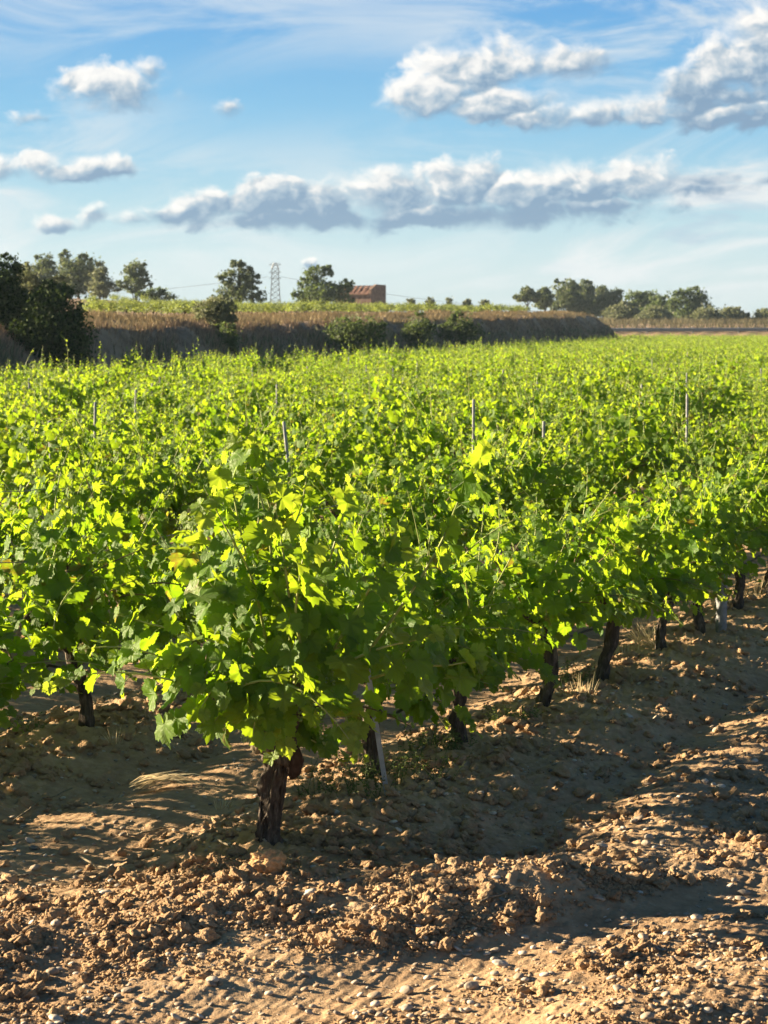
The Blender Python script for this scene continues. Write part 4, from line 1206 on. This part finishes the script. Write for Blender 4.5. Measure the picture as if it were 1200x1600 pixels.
def crown_lobes(rng, lobes, n, leaf, clump=.16, gap=.0):
    """lobes: (x, z, rx, rz[, ry]); leaf sprays sit in clumps near the lobe's shell"""
    mb = MB(); kids = []
    for l in lobes:
        for _ in range(4):                              # uneven outline: smaller sprays off each lobe
            a = rng.uniform(0, 6.28); f = rng.uniform(.7, 1.15); g = rng.uniform(.22, .5)
            kids.append((l[0] + math.cos(a) * l[2] * f, l[1] + abs(math.sin(a)) ** .7 * np.sign(math.sin(a)) * l[3] * f, l[2] * g, l[3] * g))
    lobes = list(lobes) + kids
    w = np.array([l[2] * l[3] for l in lobes]); w = w / w.sum()
    for l, f in zip(lobes, w):
        m = max(6, int(n * f / 22)); rx, rz = l[2], l[3]; ry = l[4] if len(l) > 4 else rx
        d = rng.normal(0, 1, (m, 3)); d /= np.linalg.norm(d, axis=1)[:, None]
        rad = rng.uniform(.35, 1.0, m) ** .6
        c = np.array((l[0], rng.normal(0, .15) * rx, l[1])) + d * rad[:, None] * np.array((rx, ry, rz)) * (1 + .18 * rng.normal(0, 1, (m, 1)))
        cs = clump * (rx + rz) * .5 * rng.uniform(.6, 1.5, m)
        k = rng.randint(12, 32, m); idx = np.repeat(np.arange(m), k)
        C = c[idx] + rng.normal(0, 1, (len(idx), 3)) * cs[idx][:, None] * np.array((1, 1, .7))
        quads(mb, C, leaf, rng)
    return mb


def tree(name, label, cat, px, base_y, Y, lobes_px, leaf_px, n, mat, trunk_px=2.5, trunk_top=None, seed=0, group=None, limbs=5, clump=.24, base_z=None):
    """lobes_px: (px, py, half width px, half height px) as they stand in the photo"""
    u = Y / PX_F; X = (px - 600) * u
    z0 = base_z if base_z is not None else float(zg(np.array([X]), np.array([Y]), False)[0])
    rng = np.random.RandomState(seed)
    root = link(name, None, label=label, cat=cat, group=group, loc=(X, Y, z0))
    L = [((a - px) * u, CAM_H + (512 - b) * u - z0, c * u, d * u) for a, b, c, d in lobes_px]
    crown = crown_lobes(rng, L, int(n * 1.8), leaf_px * u * 1.05, clump)
    topz = max(l[1] for l in L); tz = topz if trunk_top is None else CAM_H + (512 - trunk_top) * u - z0
    mb = MB(); P = [np.array((0, 0, -.2)), np.array((rng.normal(0, .1) * u * 10, 0, tz * .35)), np.array((rng.normal(0, .2) * u * 10, 0, tz * .7)), np.array((L[0][0] * .6, 0, tz))]
    mb.tube(P, np.array((1.2, 1, .7, .3)) * trunk_px * u * .5, 8, rough=.15, seed=seed)
    for l in sorted(L, key=lambda l: -l[2] * l[3])[:limbs]:
        s0 = P[1] * .6 + P[2] * .4; e = np.array((l[0], 0, l[1])); mid = (s0 + e) / 2 + np.array((0, 0, -.05 * abs(l[0])))
        mb.tube([s0, mid, e], np.array((.6, .45, .2)) * trunk_px * u * .5, 6, rough=.15, seed=seed + 3)
    link('trunk', mb.mesh('trunk', M['trunk']), root)
    link('crown', crown.mesh('crown', mat, smooth=False), root)
    return root


# dark shrubs at the foot of the bank on the left
tree('holm_oak', 'dark shaded bushy tree cut by the left edge of the photo', 'tree', 8, 575, 47, [(0, 470, 34, 40), (22, 500, 30, 46), (-20, 520, 46, 60), (15, 425, 18, 22), (10, 545, 44, 40), (-40, 450, 30, 50), (14, 450, 22, 34), (28, 560, 30, 30)], 2.9, 16000, M['shade_dark'], 6, seed=1, base_z=0)
tree('holm_oak', 'dark rounded bush in shade, beside the left edge and in front of the bank', 'bush', 84, 575, 46.5, [(84, 495, 42, 42), (60, 530, 34, 46), (104, 525, 28, 46), (88, 555, 44, 34), (78, 470, 26, 20), (60, 500, 30, 40), (115, 545, 20, 34)], 2.9, 19000, M['shade_dark'], 5, seed=2, base_z=0)
# pale brush between them
tree('olive_shrub', 'pale olive brush catching light above the dark bush on the left', 'bush', 62, 462, 60, [(50, 448, 20, 14), (70, 462, 22, 10), (40, 430, 14, 14), (95, 445, 18, 12)], 2.6, 1500, M['olive'], 3, seed=3)
# trees on the knoll
tree('pine_tree', 'broad pine with two uneven tops, leftmost on the skyline behind the dark bush', 'tree', 66, 450, 190, [(72, 410, 12, 14), (52, 422, 14, 12), (66, 432, 26, 12), (78, 440, 18, 10), (50, 440, 16, 12), (40, 448, 22, 10), (90, 450, 20, 8)], 2.4, 3600, M['pine'], 4, seed=4)
tree('stone_pine', 'wide dense dark tree on the knoll at left between two pines', 'tree', 125, 455, 195, [(128, 416, 28, 14), (105, 402, 7, 9), (110, 425, 18, 16), (142, 430, 20, 14), (125, 440, 30, 10), (108, 450, 24, 8), (140, 452, 22, 8)], 2.4, 4200, M['pine'], 5, seed=5)
tree('cypress', 'pale cone shaped tree right of the wide dense dark one', 'tree', 160, 462, 185, [(158, 430, 9, 13), (156, 445, 16, 14), (170, 450, 20, 10), (162, 420, 6, 9)], 2.3, 1900, M['olive'], 4, seed=6)
tree('pine_tree', 'lone ragged pine with open branches right of the left hand clump', 'tree', 212, 465, 180, [(214, 420, 14, 10), (204, 428, 12, 9), (222, 432, 14, 9), (212, 445, 16, 10), (196, 444, 9, 5), (228, 443, 9, 6)], 2.2, 2000, M['pine'], 4, seed=7)
tree('round_bush', 'low green bush beside the lone ragged pine', 'bush', 245, 470, 175, [(236, 462, 16, 9), (258, 464, 18, 7), (246, 456, 12, 6)], 2.2, 1200, M['tree'], 3, seed=8)
tree('pine_tree', 'tall pine standing left of the lattice pylon', 'tree', 376, 475, 150, [(372, 416, 10, 9), (366, 430, 18, 8), (385, 428, 14, 9), (376, 445, 24, 9), (358, 456, 16, 8), (390, 458, 22, 10), (370, 466, 30, 8), (404, 466, 12, 8), (393, 438, 14, 7)], 2.2, 3400, M['pine'], 5, seed=9)
tree('fig_tree', 'dense dark tree beside the ruined house, with one tall side tuft', 'tree', 500, 475, 170, [(492, 428, 15, 10), (512, 424, 6, 8), (490, 445, 18, 12), (500, 460, 34, 14), (478, 466, 16, 10), (530, 455, 18, 12), (543, 447, 8, 8), (520, 466, 28, 10)], 2.2, 4600, M['tree'], 5, seed=10)
# on the bank
tree('olive_shrub', 'pale olive tree growing out of the bank with dark bush below', 'tree', 342, 545, 62, [(335, 478, 24, 12), (352, 486, 20, 13), (322, 492, 16, 12), (345, 500, 22, 12)], 2.2, 2400, M['olive'], 4, seed=11, base_z=.6)
tree('bank_bush', 'small dark bush at the foot of the pale olive tree on the bank', 'bush', 352, 548, 60, [(352, 530, 20, 24), (345, 545, 24, 16)], 2.4, 1500, M['tree'], 3, seed=12, base_z=0)
tree('bank_bush', 'widest dark bush on the shaded bank, below the ruined house', 'bush', 555, 545, 69, [(550, 515, 30, 22), (572, 522, 24, 24), (535, 520, 22, 18), (560, 538, 36, 16)], 2.2, 3200, M['tree'], 3, seed=13, base_z=.1)
tree('bank_bush', 'middle dark bush of three on the shaded bank', 'bush', 655, 540, 84, [(652, 510, 18, 18), (662, 524, 20, 18), (645, 528, 16, 16)], 2.2, 1800, M['tree'], 3, seed=14, base_z=.1)
tree('bank_bush', 'rightmost dark green bush of three on the shaded bank', 'bush', 718, 535, 94, [(718, 508, 20, 16), (728, 520, 22, 18), (705, 522, 18, 14)], 2.2, 1800, M['tree'], 3, seed=15, base_z=.1)
# five clipped young trees on the terrace
names5 = ['leftmost of five', 'second from left of five', 'middle of five', 'fourth from left of five', 'rightmost of five']
for i, (x, y) in enumerate(((642, 476), (671, 474), (700, 476), (730, 478), (758, 478))):
    tree('young_tree', f'{names5[i]} small rounded trees in a line on the terrace', 'tree', x, 486, 185, [(x, y, 6.5, 8), (x, y + 6, 8, 6)], 1.6, 900, M['olive'], 2, seed=20 + i, group='small rounded trees on the terrace', limbs=2)
# trees beyond the road
far = [('pine_tree', 'thin open pine at the left end of the far tree line', 824, 488, 250, [(824, 456, 8, 6), (815, 466, 10, 4), (832, 464, 9, 6)], 'pine'),
       ('pine_tree', 'small dense pine next to the thin one at the left of the far tree line', 848, 488, 252, [(848, 461, 9, 8), (846, 472, 12, 9), (854, 470, 8, 8)], 'pine'),
       ('pine_tree', 'tallest broad pine of the far tree line', 888, 490, 262, [(880, 450, 13, 11), (893, 458, 16, 12), (878, 468, 18, 13), (900, 472, 18, 13)], 'pine'),
       ('pine_tree', 'dark round headed pine right of the tallest one in the far line', 915, 492, 268, [(912, 450, 14, 10), (920, 464, 16, 13), (906, 474, 16, 12)], 'pine'),
       ('pine_tree', 'pine with pointed top in the middle left of the far tree line', 944, 495, 262, [(942, 458, 11, 9), (948, 470, 15, 12), (936, 480, 16, 12), (960, 460, 9, 10)], 'pine'),
       ('olive_tree', 'pale grey olive in front of the pines where the bank ends', 975, 508, 240, [(960, 492, 16, 12), (978, 488, 18, 13), (990, 496, 14, 10)], 'olive'),
       ('holm_oak', 'dark green oak behind the pale grey olive in the far tree line', 1002, 505, 258, [(992, 470, 16, 12), (1012, 468, 18, 12), (1004, 484, 24, 14)], 'tree'),
       ('holm_oak', 'low dark oak right of the middle of the far tree line', 1030, 506, 255, [(1026, 474, 12, 10), (1036, 484, 16, 12), (1020, 490, 18, 12)], 'tree'),
       ('olive_tree', 'low grey green olive under the oaks of the far tree line', 1020, 509, 236, [(1010, 498, 16, 8), (1030, 498, 18, 9)], 'olive'),
       ('holm_oak', 'large spreading oak at the right of the far tree line', 1075, 506, 250, [(1060, 466, 15, 12), (1082, 464, 18, 12), (1096, 474, 16, 13), (1068, 482, 24, 15), (1090, 490, 24, 13)], 'tree'),
       ('olive_tree', 'small pale olive below the large spreading oak on the right', 1100, 510, 234, [(1092, 500, 14, 8), (1108, 500, 10, 8)], 'olive'),
       ('round_bush', 'rounded grey green bush at the right of the far tree line', 1140, 510, 240, [(1132, 495, 16, 10), (1150, 496, 16, 9), (1140, 488, 14, 6)], 'olive'),
       ('round_bush', 'small bush cut by the right edge beyond the road', 1198, 512, 240, [(1196, 503, 10, 6), (1206, 500, 9, 7)], 'olive')]
for i, (nm, lb, px, by, Y, lobes, mt) in enumerate(far):
    if i > 1: lobes = lobes + [(px - 12, by - 10, 15, 10), (px + 12, by - 10, 15, 10), (px, by - 18, 16, 10)]
    tree(nm, lb, 'bush' if nm == 'round_bush' else 'tree', px, by, Y, lobes, 2.2, 4200, M[mt], 2.6, seed=40 + i)


# ------------------------------------------------------------------ ruined house
def house():
    Y = 205.0; u = Y / PX_F
    xl, xc, xr = (524 - 600) * u, (580 - 600) * u, (590 - 600) * u
    zt = CAM_H + (512 - 447) * u; ze = CAM_H + (512 - 461) * u; zb = 3.2
    D = 3.4
    root = link('ruined_house', None, label='small ruined brick house with a red tile roof behind the dark dense tree', cat='house', loc=(xc, Y, zb))
    ang = math.radians(-24); c, s = math.cos(ang), math.sin(ang)
    def T(p): return (p[0] * c - p[1] * s, p[0] * s + p[1] * c, p[2])
    W_ = (xc - xl) / c; H = ze - zb; R = zt - zb
    # long wall with a small window hole (four pieces), gable end, back wall
    th = .25; wx, wz, ww, wh = -W_ * .50, H * .72, .42, .42
    def bx(mb, x0, x1, y0, y1, z0, z1):
        V = [T((x, y, z)) for z in (z0, z1) for x, y in ((x0, y0), (x1, y0), (x1, y1), (x0, y1))]
        mb.add(V, [(0, 3, 2, 1), (4, 5, 6, 7), (0, 1, 5, 4), (1, 2, 6, 5), (2, 3, 7, 6), (3, 0, 4, 7)])
    mb = MB(); bx(mb, -W_, wx - ww / 2, 0, th, 0, H); bx(mb, wx + ww / 2, -th, 0, th, 0, H); bx(mb, wx - ww / 2, wx + ww / 2, 0, th, 0, wz - wh / 2); bx(mb, wx - ww / 2, wx + ww / 2, 0, th, wz + wh / 2, H)
    link('wall', mb.mesh('wall', M['rwall'], smooth=False), root)
    mb = MB(); bx(mb, wx - ww / 2, wx + ww / 2, th - .04, th - .01, wz - wh / 2, wz + wh / 2); link('window', mb.mesh('window', M['rdark'], smooth=False), root)  # near-black panel: shade inside the opening painted as a colour
    # gable end, mono-pitch rising to the back, sticking up a little above the roof
    mb = MB(); V = []
    for x in (-th, 0): V += [T((x, 0, 0)), T((x, D, 0)), T((x, D, R + .12)), T((x, 1.3, R + .15)), T((x, 0, H + .5))]
    mb.add(V, [(0, 1, 2), (0, 2, 3), (0, 3, 4), (5, 7, 6), (5, 8, 7), (5, 9, 8), (0, 5, 6), (0, 6, 1), (1, 6, 7), (1, 7, 2), (2, 7, 8), (2, 8, 3), (3, 8, 9), (3, 9, 4), (4, 9, 5), (4, 5, 0)])
    link('wall', mb.mesh('wall', M['rwall'], smooth=False), root, label='narrow end wall rising above the roof')
    mb = MB(); bx(mb, -W_, -th, D - th, D, 0, R - .1); link('wall', mb.mesh('wall', M['rwall'], smooth=False), root)
    mb = MB(); bx(mb, -W_, -W_ + th, th, D - th, 0, H); link('wall', mb.mesh('wall', M['rwall'], smooth=False), root)
    # roof: rows of half round tiles running down to the eave
    mb = MB(); n = 22
    for i in range(n):
        x0 = -W_ - .1 + i * (W_ - th + .08) / n; wd = (W_ - th + .08) / n; sag = .05 * math.sin(i * 1.9) 
        a = np.linspace(0, math.pi, 6); V = []
        for y, z in ((-.18, H + .03), (.6, H + .03 + (R - H) * .42 + sag), (1.3, R + sag * .6), (D, R + .05)):
            for t_ in a: V.append(T((x0 + wd / 2 - math.cos(t_) * wd * .52, y, z + math.sin(t_) * .03)))
        F = [(r * 6 + k, r * 6 + k + 1, (r + 1) * 6 + k + 1, (r + 1) * 6 + k) for r in range(3) for k in range(5)]
        mb.add(V, F)
    link('roof', mb.mesh('roof', M['tile']), root)


house()


# ------------------------------------------------------------------ lattice pylon and power lines
def pylon():
    Y = 620.0; u = Y / PX_F; X = (431 - 600) * u; zb = float(zg(np.array([X]), np.array([Y]), False)[0])
    root = link('pylon', None, label='grey lattice power pylon on the skyline left of the dense dark tree', cat='pylon', loc=(X, Y, zb))
    zt = CAM_H + 100 * u - zb; H = zt
    def half(z): return np.interp(z / H, [0, .45, .72, .97, 1.0], [1.75, 1.25, 1.0, .95, .4])
    leg = MB(); br = MB(); lv = np.linspace(0, H, 12)
    for sx in (-1, 1):
        for sy in (-1, 1):
            m_ = MB()
            for a, b in zip(lv[:-1], lv[1:]): m_.box((sx * half(a), sy * half(a), a), (sx * half(b), sy * half(b), b), .16)
            link('leg', m_.mesh('leg', M['steel'], smooth=False), root)
    for a, b in zip(lv[:-1], lv[1:]):
        ha, hb = half(a), half(b)
        for f in range(4):
            ca = [(-1, -1), (1, -1), (1, 1), (-1, 1)]; p, q_ = ca[f], ca[(f + 1) % 4]
            br.box((p[0] * ha, p[1] * ha, a), (q_[0] * hb, q_[1] * hb, b), .09); br.box((q_[0] * ha, q_[1] * ha, a), (p[0] * hb, p[1] * hb, b), .09)
            br.box((p[0] * hb, p[1] * hb, b), (q_[0] * hb, q_[1] * hb, b), .09)
    link('bracing', br.mesh('bracing', M['steel'], smooth=False), root)
    for zf in (.97, .84, .74):
        m_ = MB(); z = H * zf; w = 1.7
        m_.box((-w, 0, z), (w, 0, z), .14); m_.box((-w, 0, z), (-.6, 0, z + .7), .08); m_.box((w, 0, z), (.6, 0, z + .7), .08)
        link('crossarm', m_.mesh('crossarm', M['steel'], smooth=False), root)
    # lines sagging to either side
    zw = CAM_H + (512 - 433) * u
    for sgn, end, lb in ((-1, at(-420, 470, 640), 'thin power line sagging from the pylon to the left'), (1, at(1300, 500, 620), 'thin power line sagging from the pylon to the right behind the house')):
        a = np.array((X + sgn * 1.7, Y, zw)); P = []
        b = np.array(end)
        sg = {-1: 3.6, 1: 4.1}[sgn]
        for f in np.linspace(0, 1, 40):
            c = a * (1 - f) + b * f; c[2] -= sg * 4 * f * (1 - f); P.append(c)
        m_ = MB(); m_.tube(P, .05, 5); link('power_line', m_.mesh('power_line', M['steel']), label=lb, cat='power line')


pylon()


# ------------------------------------------------------------------ road and guard rail
def road():
    xs = np.linspace(16, 120, 60); V = []
    for x in xs:
        for y in (193.0, 202.0): V.append((x, y, float(zg(np.array([x]), np.array([y]), False)[0]) + .06))
    n = len(xs); F = [(2 * i, 2 * i + 2, 2 * i + 3, 2 * i + 1) for i in range(n - 1)]
    mb = MB(); mb.add(V, F); link('road', mb.mesh('road', M['asphalt']), kind='structure', label='narrow grey road beyond the end of the field')
    root = link('guard_rail', None, label='grey steel guard rail along the road at the far right', cat='guard rail', loc=(0, 0, 0))
    mb = MB(); yb = 192.0; prof = [(-.04, -.16), (.05, -.09), (-.04, 0), (.05, .09), (-.04, .16)]
    xs = np.linspace(14, 110, 50); V = []
    z0 = 1.42 + .62
    for x in xs:
        zz = z0 - .45 + 0.0025 * (x - 14)
        for dy, dz in prof: V.append((x, yb - dy, zz + dz))
    k = 5; F = [(i * k + j, i * k + j + 1, (i + 1) * k + j + 1, (i + 1) * k + j) for i in range(len(xs) - 1) for j in range(4)]
    mb.add(V, F); link('rail', mb.mesh('rail', M['rail'], smooth=False), root)
    pm = MB(); pm.box((0, 0, -.3), (0, 0, .75), .12); pmesh = pm.mesh('rail_post', M['rail'], smooth=False)
    for x in np.arange(15, 60, 4.0):
        link('rail_post', pmesh, root, loc=(x, yb + .12, 1.1))


road()


# ------------------------------------------------------------------ thin evening haze
def haze():
    m, t, out = new_mat('haze_air')
    pv = t.node('ShaderNodeVolumePrincipled'); pv.inputs['Color'].default_value = (0.62, 0.82, 1.0, 1); pv.inputs['Density'].default_value = 0.00017; pv.inputs['Anisotropy'].default_value = 0.2
    t.l.new(pv.outputs[0], out.inputs['Volume'])
    x0, x1, y0, y1, z0, z1 = -420, 420, -60, 720, -1.2, 26
    V = [(x, y, z) for z in (z0, z1) for x, y in ((x0, y0), (x1, y0), (x1, y1), (x0, y1))]
    mb = MB(); mb.add(V, [(0, 3, 2, 1), (4, 5, 6, 7), (0, 1, 5, 4), (1, 2, 6, 5), (2, 3, 7, 6), (3, 0, 4, 7)])
    link('haze', mb.mesh('haze', m, smooth=False), kind='stuff', label='thin evening haze in the air over the fields', cat='haze')


haze()
